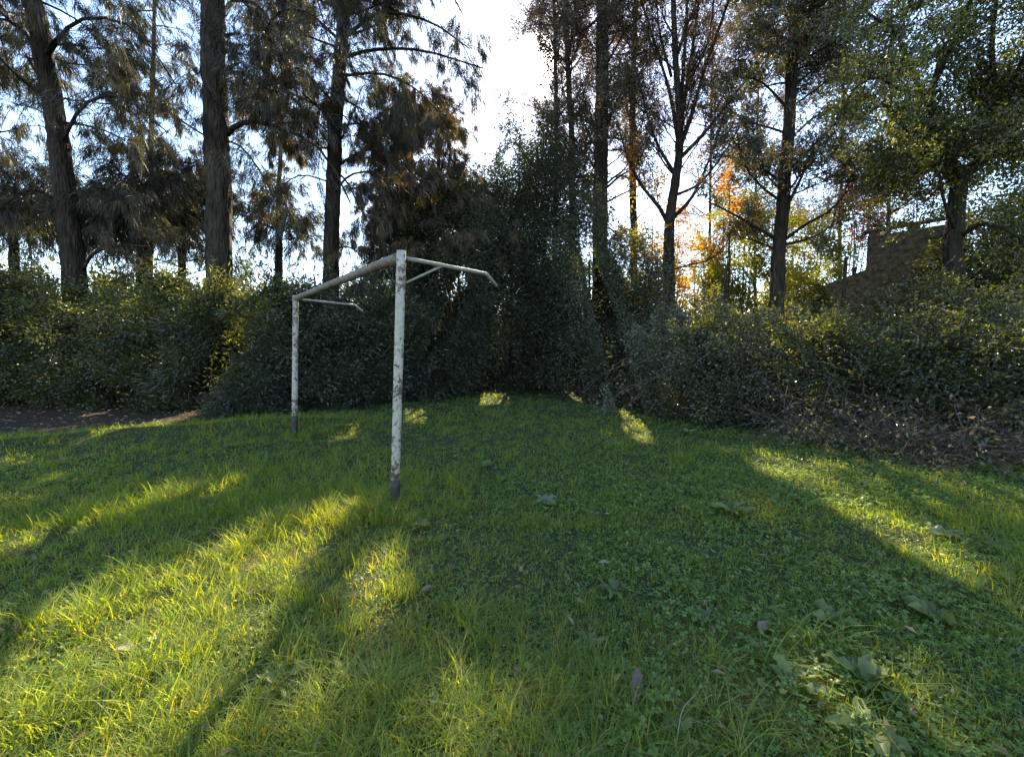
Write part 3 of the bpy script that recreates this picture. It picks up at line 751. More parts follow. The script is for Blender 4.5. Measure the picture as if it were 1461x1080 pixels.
# T3
d3 = 13.0
make_tree('casuarina_tree', 'tall dark casuarina with wide spreading boughs left of the sky gap', 'tree', GC,
    [gb(471, d3)]+V3((470, 400, d3), (474, 250, d3), (480, 130, d3), (490, 0, d3), (500, -160, d3)), .26, .15, 13,
    limbs=[(V3((482, 85, d3), (530, 72, d3-.4), (600, 72, d3-.8), (690, 98, d3-1)), .06),
           (V3((485, 60, d3), (540, 20, d3-.2), (610, 30, d3-.4), (670, 70, d3-.6)), .06),
           (V3((490, 30, d3), (560, -50, d3-.5), (620, -40, d3-1), (660, 20, d3-1)), .06),
           (V3((480, 110, d3), (540, 105, d3-.8), (590, 125, d3-1.2), (625, 160, d3-1.5)), .045),
           (V3((478, 150, d3), (430, 100, d3-.3), (400, 110, d3-.6), (370, 170, d3-.9)), .045),
           (V3((486, 60, d3), (440, 20, d3-.4), (395, 20, d3-.8), (360, 80, d3-1)), .045),
           (V3((492, 20, d3), (450, -50, d3-.4), (410, -40, d3-.8), (380, 20, d3-1)), .045),
           (V3((476, 240, d3), (520, 215, d3-.4), (560, 220, d3-.8), (600, 260, d3-1)), .045),
           (V3((474, 280, d3), (500, 250, d3-.6), (540, 250, d3-.9), (570, 290, d3-1)), .04),
           (V3((472, 360, d3), (490, 352, d3-.1), (510, 360, d3-.3), (530, 395, d3-.5)), .04),
           (V3((474, 240, d3), (495, 260, d3-.6), (515, 300, d3-1), (540, 340, d3-1.2)), .04),
           (V3((470, 260, d3), (430, 250, d3-.3), (400, 270, d3-.6), (370, 320, d3-.9)), .03)],
    auto=dict(n=34, h=(.45, 1), L=(2.6, 2.4), el=(0, 45), grav=-.05, r=.035),
    subs=dict(CSUB, n=9), twigs=CTW, leaf=[dict(CAS, n=68000, W=.012, frac=.85, own=True), dict(CAS, n=12000, W=.012, mat='casuarina_brown', frac=.2, zr=(3.5, 9), own=True, name='brown_crown')], sides=14)
# background casuarinas
for (px, Y, top, lab, n, sd, hh) in ((215, 19, -120, 'thin casuarina behind and between the two left trunks', 30000, 14, (.3, 1)), (398, 20, -60, 'thin casuarina behind the straight bare trunk', 26000, 15, (.35, 1)),
                             (-20, 16, -150, 'feathery casuarina at the far left border behind the leaning trunk', 26000, 16, (.3, 1)), (585, 17, 130, 'brownish casuarina just right of the tall dark one', 62000, 17, (.3, 1)), (622, 14.5, 195, 'tawny young casuarina at the left side of the sky gap', 62000, 20, (.28, 1)), (20, 14, 250, 'low feathery young casuarina at the left behind the hedge', 20000, 18, (.3, 1)), (205, 13.5, 285, 'young casuarina with tawny feathery crown behind the hedge', 24000, 19, (.35, 1)), (262, 16, 225, 'young feathery casuarina just left of the straight bare trunk', 26000, 29, (.22, 1)), (400, 17, 300, 'low thin casuarina seen between the bare trunk and the tall dark one', 12000, 30, (.3, 1))):
    make_tree('casuarina_tree', lab, 'tree', GC, [gb(px, Y)]+V3((px-2, 350, Y), (px+3, (350+top)/2, Y), (px+8, top, Y)), .16, .04, sd,
        auto=dict(n=44, h=hh, L=(2.4, 1.0), el=(0, 50), grav=-.05, r=.03),
        subs=dict(CSUB, n=7, L=(.6, 1.4)), twigs=CTW, leaf=dict(CAS, n=int(n*.85), W=.015, frac=.78, mat='casuarina_brown' if sd in (17, 20) else 'casuarina'), sides=10)

# centre: autumn-leaved tall trees
AUT = dict(kind='leaf', mat='autumn', spread=.07, L=(.045, .085), W=.5, fwd=.4, rand=.8, down=.25)
GA = 'tall autumn trees in the centre'
make_tree('autumn_tree', 'slender reddish-brown tree with the sun shining through its edge', 'tree', GA,
    [gb(815, 17)]+V3((817, 350, 17), (816, 200, 17), (810, 60, 17), (808, -120, 17)), .17, .07, 21,
    auto=dict(n=60, h=(.3, 1), L=(2.0, 1.5), el=(25, 65), grav=.0, r=.04),
    subs=dict(n=8, t=(.25, 1), L=(.5, 1.2), fwd=.8, side=.6, up=.2, grav=0, r=.009), twigs=dict(n=6, L=(.2, .5), r=.005),
    leaf=[dict(AUT, n=40000)], bark='bark_grey')
make_tree('autumn_tree', 'thickest dark trunk right of the sun with dense brown crown', 'tree', GA,
    [gb(856, 15.5)]+V3((855, 350, 15.5), (857, 200, 15.5), (860, 60, 15.5), (862, -150, 15.5)), .30, .2, 22,
    auto=dict(n=64, h=(.28, 1), L=(2.3, 2.0), el=(5, 55), grav=.0, r=.05),
    subs=dict(n=9, t=(.2, 1), L=(.5, 1.3), fwd=.8, side=.7, up=.1, grav=-.03, r=.01), twigs=dict(n=6, L=(.2, .5), r=.005),
    leaf=[dict(AUT, n=42000, mat='autumn', own=True), dict(AUT, n=20000, mat='cypress', L=(.06, .11), own=True, name='green_crown')], bark='bark_dark')
make_tree('autumn_tree', 'brown-leaved tree between the thick trunk and the bare fan-shaped tree', 'tree', GA,
    [gb(905, 17)]+V3((904, 350, 17), (902, 200, 17), (905, 60, 17), (910, -100, 17)), .17, .08, 23,
    auto=dict(n=50, h=(.3, 1), L=(1.8, 1.6), el=(20, 60), grav=.0, r=.04),
    subs=dict(n=8, t=(.25, 1), L=(.5, 1.2), fwd=.8, side=.6, up=.15, grav=0, r=.009), twigs=dict(n=6, L=(.2, .5), r=.005),
    leaf=[dict(AUT, n=36000)], bark='bark_grey')
make_tree('autumn_tree', 'faint twiggy reddish tree high behind the sunlit crown', 'tree', GA,
    [gb(792, 17.5)]+V3((792, 350, 17.5), (794, 180, 17.5), (793, 20, 17.5), (792, -100, 17.5)), .12, .05, 24,
    auto=dict(n=50, h=(.42, 1), L=(2.0, 2.3), el=(25, 65), grav=.0, r=.03),
    subs=dict(n=7, t=(.25, 1), L=(.4, 1.0), fwd=.8, side=.6, up=.15, grav=0, r=.009), twigs=dict(n=4, L=(.2, .4), r=.004),
    leaf=[dict(AUT, n=32000)], bark='bark_grey')

for (px, Y, top_, lab, sd, el) in ((1010, 20, -60, 'thin brown tree behind the bare fan-shaped tree', 25, (20, 60)), (1195, 18, -90, 'thin brown tree right of the conifer', 26, (10, 50)), (1075, 21, -40, 'thin twiggy tree between the bare tree and the conifer', 27, (25, 60)), (1265, 17, -60, 'thin tree behind the green crown at the right', 28, (10, 50))):
    make_tree('autumn_tree', lab, 'tree', 'thin trees behind the bank', [gb(px, Y)]+V3((px+2, 350, Y), (px+6, 150, Y), (px+10, top_, Y)), .09, .03, sd,
        auto=dict(n=50, h=(.3, 1), L=(2.2, 1.6), el=el, grav=.0, r=.035),
        subs=dict(n=9, t=(.2, 1), L=(.5, 1.4), fwd=.8, side=.7, up=.15, grav=0, r=.012), twigs=dict(n=5, L=(.25, .55), r=.006),
        leaf=[dict(AUT, n=24000, L=(.06, .11), mat='autumn' if sd != 28 else 'cypress')], bark='bark_grey', sides=10)

# bare fan-shaped tree
d5 = 14.0
make_tree('bare_tree', 'nearly bare tree with branches fanning upward in a V', 'tree', None,
    [gb(953, d5)]+V3((953, 390, d5), (954, 320, d5), (963, 255, d5), (968, 200, d5), (962, 90, d5), (955, -60, d5)), .21, .07, 31,
    limbs=[(V3((954, 322, d5), (940, 295, d5), (915, 265, d5-.2), (895, 225, d5-.4), (880, 170, d5-.5)), .08),
           (V3((956, 315, d5), (985, 285, d5), (1005, 245, d5-.2), (1025, 190, d5-.3)), .08),
           (V3((966, 215, d5), (985, 170, d5), (1005, 100, d5-.2), (1040, 0, d5-.4), (1060, -80, d5-.5)), .09),
           (V3((966, 210, d5), (980, 120, d5+.3), (995, 20, d5+.5), (1005, -90, d5+.5)), .09),
           (V3((966, 230, d5), (1005, 190, d5-.5), (1060, 120, d5-.9), (1110, 60, d5-1.2)), .075),
           (V3((967, 200, d5), (955, 130, d5+.2), (930, 50, d5+.3), (905, -30, d5+.3)), .07),
           (V3((968, 190, d5), (975, 100, d5), (980, 0, d5), (975, -100, d5)), .08),
           (V3((964, 250, d5), (935, 200, d5+.4), (912, 120, d5+.6), (895, 50, d5+.6)), .06),
           (V3((960, 280, d5), (1000, 260, d5+.5), (1045, 200, d5+.9), (1075, 130, d5+1)), .055),
           (V3((952, 388, d5), (975, 380, d5-.4), (1010, 372, d5-.8), (1035, 355, d5-1)), .04),
           (V3((982, 120, d5), (1010, 60, d5-.3), (1020, -20, d5-.4)), .05),
           (V3((958, 110, d5), (940, 40, d5), (935, -60, d5)), .05)],
    auto=dict(n=16, h=(.5, 1), L=(2.6, 1.8), el=(45, 75), grav=.04, r=.035, wander=.07),
    subs=dict(n=11, t=(.2, 1), L=(.7, 1.9), fwd=1.0, side=.5, up=.35, grav=.02, r=.016, wander=.09), twigs=dict(n=5, L=(.25, .7), r=.006, up=.25),
    leaf=[dict(AUT, n=17000, L=(.05, .09), spread=.05, own=True), dict(AUT, n=1100, mat='orange', zr=(2.2, 8), L=(.07, .12), spread=.12, frac=.5, own=True, name='orange_crown')], bark='bark_dark')

# cypress with tiered limbs
d6 = 12.0
make_tree('cypress_tree', 'conifer with straight dark trunk and tiered upswept limbs', 'tree', None,
    [gb(1105, d6)]+V3((1110, 400, d6), (1118, 300, d6), (1128, 150, d6), (1135, 20, d6), (1143, -150, d6)), .205, .11, 41,
    limbs=[(V3((1114, 345, d6), (1080, 325, d6-.3), (1045, 305, d6-.5), (1010, 288, d6-.7)), .055),
           (V3((1116, 345, d6), (1150, 320, d6-.3), (1185, 300, d6-.5), (1215, 265, d6-.7)), .055),
           (V3((1116, 350, d6), (1155, 340, d6-.2), (1195, 318, d6-.4)), .045),
           (V3((1112, 358, d6), (1080, 345, d6+.3), (1045, 335, d6+.5)), .035),
           (V3((1118, 290, d6), (1085, 265, d6-.2), (1060, 230, d6-.4), (1050, 180, d6-.4)), .04),
           (V3((1120, 300, d6), (1140, 260, d6-.3), (1160, 220, d6-.4), (1200, 180, d6-.6)), .05),
           (V3((1126, 200, d6), (1165, 165, d6-.3), (1205, 150, d6-.6), (1240, 140, d6-.8)), .04),
           (V3((1128, 160, d6), (1090, 120, d6-.3), (1060, 110, d6-.5)), .04)],
    auto=dict(n=46, h=(.42, 1), L=(2.5, 2.2), el=(-2, 35), grav=.01, r=.035),
    subs=dict(n=11, t=(.2, 1), L=(.5, 1.3), fwd=.9, side=.7, up=.05, grav=-.01, r=.010), twigs=dict(n=4, L=(.2, .5), r=.004),
    leaf=[dict(AUT, kind='strip', W=.028, mat='cypress', n=44000, L=(.08, .17), spread=.07, zr=(4.0, 30), own=True), dict(AUT, kind='strip', W=.02, mat='autumn', n=9000, L=(.07, .14), spread=.08, own=True, name='brown_crown')], bark='bark_dark')

# right-hand broadleaf tree
d7 = 9.2
make_tree('broadleaf_tree', 'forked dark tree with green leaves overhanging the bank at the right', 'tree', None,
    [gb(1358, d7)]+V3((1362, 400, d7), (1366, 330, d7), (1376, 255, d7), (1400, 232, d7), (1440, 190, d7), (1500, 120, d7-.3)), .185, .09, 51,
    limbs=[(V3((1374, 262, d7), (1352, 225, d7), (1334, 180, d7), (1330, 130, d7-.3), (1350, 60, d7-.6)), .11),
           (V3((1345, 205, d7), (1300, 190, d7-.5), (1265, 150, d7-1), (1240, 160, d7-1.2)), .05),
           (V3((1333, 160, d7), (1300, 100, d7-.4), (1280, 50, d7-.8), (1240, 20, d7-1)), .06),
           (V3((1337, 110, d7), (1370, 40, d7-.3), (1400, -40, d7-.5)), .06),
           (V3((1410, 225, d7), (1420, 150, d7-.3), (1415, 60, d7-.5), (1430, -60, d7-.6)), .08),
           (V3((1440, 190, d7), (1470, 230, d7-.5), (1500, 290, d7-.9)), .06),
           (V3((1362, 330, d7), (1345, 280, d7-.4), (1338, 240, d7-.5), (1320, 215, d7-.6)), .035),
           (V3((1366, 340, d7), (1400, 320, d7-.5), (1440, 330, d7-1), (1480, 360, d7-1.2)), .05),
           (V3((1340, 130, d7), (1290, 130, d7-.7), (1250, 110, d7-1.1), (1215, 130, d7-1.4)), .04),
           (V3((1440, 190, d7), (1450, 110, d7-.6), (1480, 30, d7-.8)), .06)],
    auto=dict(n=22, h=(.5, 1), L=(1.6, 2.4), el=(0, 60), grav=.0, r=.04),
    subs=dict(n=11, t=(.25, 1), L=(.5, 1.3), fwd=.8, side=.8, up=.1, grav=-.02, r=.01), twigs=dict(n=6, L=(.2, .5), r=.005),
    leaf=[dict(kind='leaf', mat='broad', spread=.09, L=(.05, .10), W=.5, fwd=.3, rand=.7, down=.45, n=36000, frac=.6, own=True), dict(kind='leaf', mat='limegreen', spread=.12, L=(.06, .10), W=.55, fwd=.3, rand=.7, down=.4, n=15000, frac=.25, own=True, name='sunlit_tint_crown')], bark='bark_moss')  # lime leaves put the sunlit clusters into the crown's colour

# ------------------------------------------------------------------ dense crowns and shrubs
def clumpy(name, label, cat, group, base, prof, nclump, perclump, csize, leafL, leafW, mat, seed, down=.15, stems='twig_dark', squash=(1, 1), trunk=None, inner=.35, extra=None, stem_n=26, stem_r=.018, shoots=0, shoot_l=1.0):
    """prof: list of (z, r): a crown of leaf clumps round base; stems run to the clumps"""
    global rng
    keep = rng; rng = np.random.default_rng(seed)
    base = np.array(base, float); root = empty(name, base, label, cat, group)
    zs = np.array([q[0] for q in prof]); rs = np.array([q[1] for q in prof])
    fine = np.linspace(zs[0], zs[-1], 60); w = np.interp(fine, zs, rs)+.05; w = w/w.sum()
    z = rng.choice(fine, nclump, p=w)+rng.normal(0, .05, nclump)
    a = rng.random(nclump)*2*np.pi
    lump = 1+.26*np.sin(a*3+seed)+.18*np.sin(a*5+z*2.6+seed)+rng.normal(0, .12, nclump)
    z = z*(1+.10*np.sin(a*2+seed*1.7)+.07*np.sin(a*5+seed)*(z > .5*zs[-1]))
    q = inner+(1-inner)*np.sqrt(rng.random(nclump))
    r = np.interp(z, zs, rs)*q*lump
    c = base+np.stack([np.cos(a)*r*squash[0], np.sin(a)*r*squash[1], z], -1)
    c[:, 2] = np.maximum(c[:, 2], terr(c[:, 0], c[:, 1])+.08)
    cs = csize*(.6+.8*rng.random(nclump))
    n = np.maximum(4, (perclump*(cs/csize)**1.3).astype(int)); idx = np.repeat(np.arange(nclump), n)
    off = rng.normal(0, 1, (len(idx), 3)); off[:, 2] *= .75
    pos = c[idx]+off*cs[idx][:, None]*.55
    out = nrm(np.stack([np.cos(a), np.sin(a), 0*a+.25], -1))[idx]
    d = nrm(off*.6+out*.5+rng.normal(0, .45, off.shape)+np.array([0, 0, -down]))
    L = leafL*(.65+.7*rng.random(len(idx)))
    rr = np.clip(.5*rng.random(nclump)[idx]+.5*rng.random(len(idx)), 0, 1)
    pos[:, 2] = np.maximum(pos[:, 2], terr(pos[:, 0], pos[:, 1])+.02)
    lf = Geo(); sg = Geo(); leaf_quads(lf, pos, d, L, L*leafW, .2, rr)
    if shoots:
        n = shoots; hi = np.argsort(-(z/zs[-1]+q*.5+rng.normal(0, .25, nclump)))[:max(4, n//2)]; st_ = c[rng.choice(hi, n)]
        o2 = st_-base; d = nrm(np.stack([o2[:, 0]*.5+rng.normal(0, .35, n), o2[:, 1]*.5+rng.normal(0, .35, n), .9+.3*rng.random(n)], -1))
        pl = grow(st_, d, (.45+.75*rng.random(n))*shoot_l, 7, .10, -.13); pl = pl[carve_lines(pl)]
        tubes(sg, pl, np.full((len(pl), 1), .005)*np.linspace(1, .4, 8), 4, False)
        t = .15+.85*rng.random((len(pl), 18)); pp_, tn = along(pl, t); pp_ = pp_.reshape(-1, 3); tn = tn.reshape(-1, 3)
        L = leafL*(.6+.7*rng.random(len(pp_))); leaf_quads(lf, pp_, nrm(tn*.5+rng.normal(0, .6, tn.shape)+np.array([0, 0, -.1])), L, L*leafW, .2, rng.random(len(pp_)))
    lf.build('foliage', M[mat], root)
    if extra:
        # sunlit tops put into the colour: second-colour leaves where the clumps reach highest
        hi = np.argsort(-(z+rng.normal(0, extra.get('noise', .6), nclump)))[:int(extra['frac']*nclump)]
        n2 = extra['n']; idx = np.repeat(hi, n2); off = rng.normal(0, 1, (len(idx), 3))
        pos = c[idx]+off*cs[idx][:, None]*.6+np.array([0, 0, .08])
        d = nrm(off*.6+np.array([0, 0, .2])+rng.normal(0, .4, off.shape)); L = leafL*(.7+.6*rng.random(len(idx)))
        lf = Geo(); leaf_quads(lf, pos, d, L, L*leafW, .2, rng.random(len(idx))); lf.build('sunlit_tint_tips', M[extra['mat']], root)
    k = min(stem_n, nclump)
    pick = rng.choice(nclump, k, replace=False)
    b0 = base+np.stack([rng.normal(0, .16, k)*squash[0], rng.normal(0, .16, k)*squash[1], np.full(k, -.1)], -1)
    tgt = c[pick]; t = np.linspace(0, 1, 8)[None, :, None]
    mid = b0[:, None, :]*(1-t)+tgt[:, None, :]*t; bow = np.sin(t*np.pi)*np.array([0, 0, .25])*np.linalg.norm((tgt-b0)[:, None, :2], axis=-1, keepdims=True)
    pl = mid+bow+rng.normal(0, .02, mid.shape); pl = pl[carve_lines(pl)]; k = len(pl)
    tubes(sg, pl, np.full((k, 1), stem_r)*np.linspace(1, .3, 8)*(.6+.8*rng.random((k, 1))), 5, False)
    sg.build('stems', M[stems], root, True)
    if trunk:
        tg = Geo(); tp = resample([base-[0, 0, .2], base+[.05, 0, trunk[0]*.5], base+[0, 0, trunk[0]]], 14)
        tubes(tg, [tp], [np.linspace(trunk[1], trunk[1]*.4, 14)], 10, True, .05); tg.build('trunk', M['bark_dark'], root, True)
    rng = keep
    return root

def top(py, Y, b):        # height above base for a top seen at row py
    return P(700, py, Y)[2]-b[2]

GE = 'dark evergreen trees at the back of the clearing'
for (px, Y, py, rmax, lab, nc, mat, sd, sh) in (
    (655, 13.5, 262, 1.5, 'dark evergreen with rounded top left of the sun rays', 330, 'evergreen', 61, .55),
    (728, 15.0, 160, 1.35, 'tallest pointed dark evergreen below the sun', 360, 'evergreen', 62, .4),
    (775, 14.4, 188, 1.3, 'dark evergreen right of the pointed one', 330, 'evergreen', 63, .5),
    (838, 13.6, 285, 1.35, 'grey-green evergreen with feathery drooping sprays', 330, 'greygreen', 64, .55),
    (612, 14.5, 330, 1.3, 'small dark evergreen behind the crossbar', 240, 'evergreen', 65, .55),
    (900, 13.2, 345, 1.2, 'olive brown evergreen beside the bramble bank', 260, 'greygreen', 66, .55),
    (690, 16.5, 225, 1.7, 'broad shadowy evergreen at the very back', 300, 'evergreen', 67, .5),
    (790, 17.5, 165, 1.9, 'broad evergreen behind the grey-green sprays', 320, 'evergreen', 68, .5)):
    b = gb(px, Y); h = top(py, Y, b)
    rmax *= 1.2; prof = [(.03*h, rmax*.85), (.2*h, rmax), (sh*h, rmax), (.78*h, rmax*.7), (.92*h, rmax*.4), (h, .1)]
    clumpy('evergreen_tree', lab, 'tree', GE, b, prof, int(nc*1.3), 150 if Y < 16 else 110, .46, .085 if Y < 16 else .11, .42, mat, sd, down=.35, trunk=(h*.7, .08), inner=.2, stem_n=50, stem_r=.02)

for i, (px, Y, py, rm, lab) in enumerate(((662, 15.2, 415, 1.2, 'dark bush at the far end left of centre'), (715, 16.4, 430, 1.3, 'dark bush at the far end under the pointed evergreen'), (760, 17.5, 400, 1.4, 'deep shadowed bush at the very end of the lawn'), (812, 16.2, 425, 1.2, 'dark bush under the grey-green sprays'), (858, 14.4, 430, 1.1, 'dark bush at the far end beside the bank'), (600, 13.6, 415, 1.0, 'dark bush between the hedge and the far end'), (702, 19.5, 390, 1.6, 'dark bush behind the slot left of the pointed evergreen'))):
    b = gb(px, Y); h = top(py, Y, b)
    clumpy('undergrowth_bush', lab, 'bush', 'dark bushes at the far end', b, [(.03*h, rm*.9), (.4*h, rm), (.8*h, rm*.75), (h, rm*.25)], 210, 120, .3, .09, .45, 'evergreen', 180+i, down=.25, inner=.25, shoots=20)
b = gb(1450, 11.5); h = top(235, 11.5, b)
clumpy('evergreen_tree', 'dark evergreen behind the forked tree at the right edge', 'tree', GE, b, [(.1*h, 1.2), (.4*h, 1.5), (.8*h, 1.1), (h, .2)], 240, 120, .36, .09, .5, 'evergreen', 69, down=.35, trunk=(h*.7, .12), inner=.25)

# left hedge: shrubs
GH = 'hedge shrubs along the left side'
HD = [(-70, 10.8, 400, 1.5, 'hedge', 'dark hedge shrub cut by the left edge'), (22, 11.4, 405, 1.3, 'hedge', 'dark shrub left of the leaning trunk'), (105, 11.2, 418, 1.2, 'hedge', 'shrub at the foot of the leaning trunk'),
      (180, 10.8, 408, 1.25, 'hedge', 'yellow-tipped shrub right of the leaning trunk'), (250, 10.3, 412, 1.15, 'hedge', 'sunlit yellow-green shrub left of the straight trunk'), (318, 9.8, 428, 1.05, 'oleander', 'grey-green shrub at the foot of the straight trunk'),
      (385, 9.9, 415, 1.1, 'oleander', 'shrub just left of the far goal post'), (445, 10.4, 424, 1.1, 'oleander', 'lance-leaved shrub directly behind the far goal post'), (505, 11.2, 435, 1.1, 'oleander', 'dark shrub under the crossbar'),
      (560, 12.0, 425, 1.2, 'oleander', 'dark shrub right behind the near post'), (620, 13.0, 430, 1.2, 'evergreen', 'dark shrub right of the near post under the short pipe arm')]
for i, (px, Y, py, rm, mat, lab) in enumerate(HD):
    b = gb(px, Y); h = top(py, Y, b)
    prof = [(.06*h, rm*.7), (.25*h, rm*1.0), (.6*h, rm*1.0), (.85*h, rm*.7), (h, rm*.2)]
    ole = mat == 'oleander'
    clumpy('hedge_shrub', lab, 'shrub', GH, b, prof, 215, 150, .25, (.12 if ole else .07), (.24 if ole else .5), mat, 80+i, down=.2, inner=.3,
           extra=dict(frac=.3, n=45, mat='limegreen', noise=.5) if (px < 400 or px == 560) else None, squash=(1, .9), shoots=60)
b = gb(335, 8.75); clumpy('low_shrub', 'low tuft of narrow leaves on the lawn edge in front of the hedge', 'shrub', None, b, [(.05, .5), (.3, .55), (.6, .4), (.8, .15)], 90, 90, .16, .11, .16, 'oleander', 95, down=.5)
# second row, taller, behind the hedge
GB = 'bushes behind the hedge'
for i, (px, Y, py, rm, mat, lab) in enumerate([(-60, 14.5, 370, 2.0, 'hedge', 'tall dark bush behind the hedge at the left edge'), (60, 15, 400, 1.8, 'hedge', 'dark bush behind the leaning trunk'), (160, 15, 398, 1.6, 'limegreen', 'yellow-green bush lit by the sun behind the hedge'),
      (250, 15.5, 405, 1.6, 'hedge', 'dull green bush between the leaning and straight trunks'), (345, 14.5, 408, 1.4, 'limegreen', 'yellowish spiky bush right of the straight trunk'), (430, 16, 402, 1.4, 'hedge', 'small bush behind the crossbar end'), (520, 15.5, 395, 1.3, 'limegreen', 'sunlit bush seen through the goal frame'), (575, 17, 380, 1.4, 'limegreen', 'yellow bush behind the near post')]):
    b = gb(px, Y); h = top(py, Y, b)
    clumpy('background_bush', lab, 'bush', GB, b, [(.1*h, rm), (.5*h, rm), (.8*h, rm*.6), (h, rm*.15)], 200, 110, .38, .11, .45, mat, 100+i, inner=.3)

for i, (px, Y, py, rm, mat, lab) in enumerate([(55, 12.6, 362, .7, 'hedge', 'narrow shrub standing above the hedge left of the leaning trunk'), (155, 12.2, 372, .65, 'limegreen', 'narrow yellow-green shrub standing above the hedge'), (272, 12.4, 388, .55, 'hedge', 'narrow shrub rising just left of the straight trunk'), (362, 12.0, 392, .5, 'limegreen', 'narrow yellowish shrub rising right of the straight trunk'), (468, 12.6, 398, .6, 'hedge', 'narrow shrub rising under the dark casuarina')]):
    b = gb(px, Y); h = top(py, Y, b)
    clumpy('tall_shrub', lab, 'shrub', 'narrow shrubs rising above the hedge', b, [(.1*h, rm), (.5*h, rm), (.85*h, rm*.6), (h, rm*.15)], 110, 90, .24, .085, .45, mat, 200+i, inner=.2, shoots=24)

# right: yellow and green small trees behind the bank
GY = 'small autumn trees behind the bramble bank'
for i, (px, Y, pyt, pyb, rm, mat, nc, lab) in enumerate([(925, 14.8, 262, 440, 1.15, 'yellow', 130, 'yellow-leaved small tree left of the bare fan tree'), (985, 18.5, 345, 470, 1.3, 'orange', 70, 'small orange tree just right of the bare fan trunk'),
      (1052, 15.5, 245, 470, 1.7, 'limegreen', 380, 'yellow-green small tree between the bare fan tree and the conifer'), (1155, 15.5, 320, 460, 1.3, 'limegreen', 190, 'yellow-green bush right behind the conifer trunk'),
      (1032, 12.6, 255, 300, .25, 'orange', 9, 'little cluster of orange leaves left of the conifer'), (1205, 17, 262, 330, 1.0, 'redleaf', 22, 'russet tree right of the conifer'), (1285, 16.5, 245, 280, .55, 'redleaf', 12, 'small red-leaved tree above the block wall'), (890, 15.5, 380, 480, 1.1, 'yellow', 80, 'dull yellow sapling at the foot of the autumn trees'),
      (955, 16.2, 285, 400, 1.3, 'orange', 60, 'golden-orange small tree right behind the bare fan trunk'), (1010, 16.8, 300, 470, 1.2, 'yellow', 90, 'yellow small tree between orange and yellow-green ones'), (1120, 17, 270, 440, 1.2, 'yellow', 100, 'dull yellow tree behind the conifer trunk'), (870, 14.6, 330, 430, .8, 'yellow', 40, 'thin yellowish spray in front of the thick dark trunk')]):
    b = gb(px, Y); hb = top(pyb, Y, b); h = top(pyt, Y, b)
    clumpy('small_tree', lab, 'tree', GY, b, [(hb, rm*.5), (hb+(h-hb)*.3, rm), (hb+(h-hb)*.65, rm*.9), (h, rm*.2)], nc, 75, .26, .09, .6, mat, 120+i, inner=.15, trunk=(h*.8, .04), stem_n=30, stem_r=.016)

# bramble bank on the right
GR = 'bramble bushes on the right bank'
BR = [(892, 11.6, 478, 1.0, 'low dark bramble at the left end of the bank'), (955, 10.0, 462, 1.1, 'bramble bush with silvery leaves at the inner corner of the bank'), (1030, 9.0, 458, 1.15, 'bramble bush below the yellow-green small tree'), (1108, 8.5, 462, 1.1, 'bramble bush with pale sunlit tips below the conifer'),
      (1190, 7.8, 462, 1.1, 'dark green bramble mound below the fence post'), (1285, 7.3, 478, 1.1, 'dark bramble mound below the block wall'), (1385, 6.9, 462, 1.15, 'bramble mound below the forked tree'), (1505, 6.6, 475, 1.3, 'bramble mound cut by the right edge'),
      (1010, 11.6, 432, 1.25, 'bramble higher on the bank behind the silvery one'), (1120, 10.6, 442, 1.3, 'bramble around the foot of the conifer'), (1225, 9.8, 434, 1.25, 'bramble at the foot of the fence post'), (1322, 9.2, 408, 1.2, 'bramble at the foot of the block wall'), (1440, 8.6, 446, 1.4, 'sunlit bramble at the top of the bank on the right')]
for i, (px, Y, py, rm, lab) in enumerate(BR):
    Y = Y-(.45 if i < 8 else .2); b = gb(px, Y); b[2] += .1; h = top(py, Y, b)
    near = i in (4, 5, 6, 7)
    r_ = clumpy('bramble_bush', lab, 'bramble', GR, b, [(.02*h, rm*1.15), (.25*h, rm*1.15), (.65*h, rm*.95), (.88*h, rm*.6), (h, rm*.2)], 250 if i < 8 else 190, 105, .23, .062, .58, ('bramble_silver' if i in (1, 8) else 'bramble_dark' if i in (0, 4, 5, 6, 7, 10) else 'bramble'), 140+i, inner=.5,
           extra=dict(frac=.22, n=26, mat='limegreen', noise=.5) if i in (2, 3, 9, 11, 12) else None, stems='twig_grey', stem_n=60, stem_r=.008, squash=(1.1, .9), shoots=60, shoot_l=.55)
    # arching bare canes
    keep = rng; rng = np.random.default_rng(400+i)
    n = 180 if near else 110
    a = rng.random(n)*6.28; rr = rm*(.35+.75*rng.random(n))
    if near: a = R(-180)+R(180)*rng.random(n)
    p0 = b+np.stack([np.cos(a)*rr*1.1, np.sin(a)*rr, 0*a], -1); p0[:, 2] = terr(p0[:, 0], p0[:, 1])+rng.random(n)*h*(.35 if near else .6)
    d = nrm(np.stack([np.cos(a)*.5+rng.normal(0, .8, n), np.sin(a)*.6+rng.normal(0, .3, n), .25+rng.normal(0, .4, n)], -1))
    pl = grow(p0, d, .6+.9*rng.random(n), 7, .12, -.14)
    pl[:, :, 2] = np.maximum(pl[:, :, 2], terr(pl[:, :, 0], pl[:, :, 1])+.01)
    cgx = Geo(); tubes(cgx, pl, (.0035+.005*rng.random((n, 1)))*np.linspace(1, .5, 8), 5, False)
    cgx.build('canes', M['cane'], r_, True); rng = keep

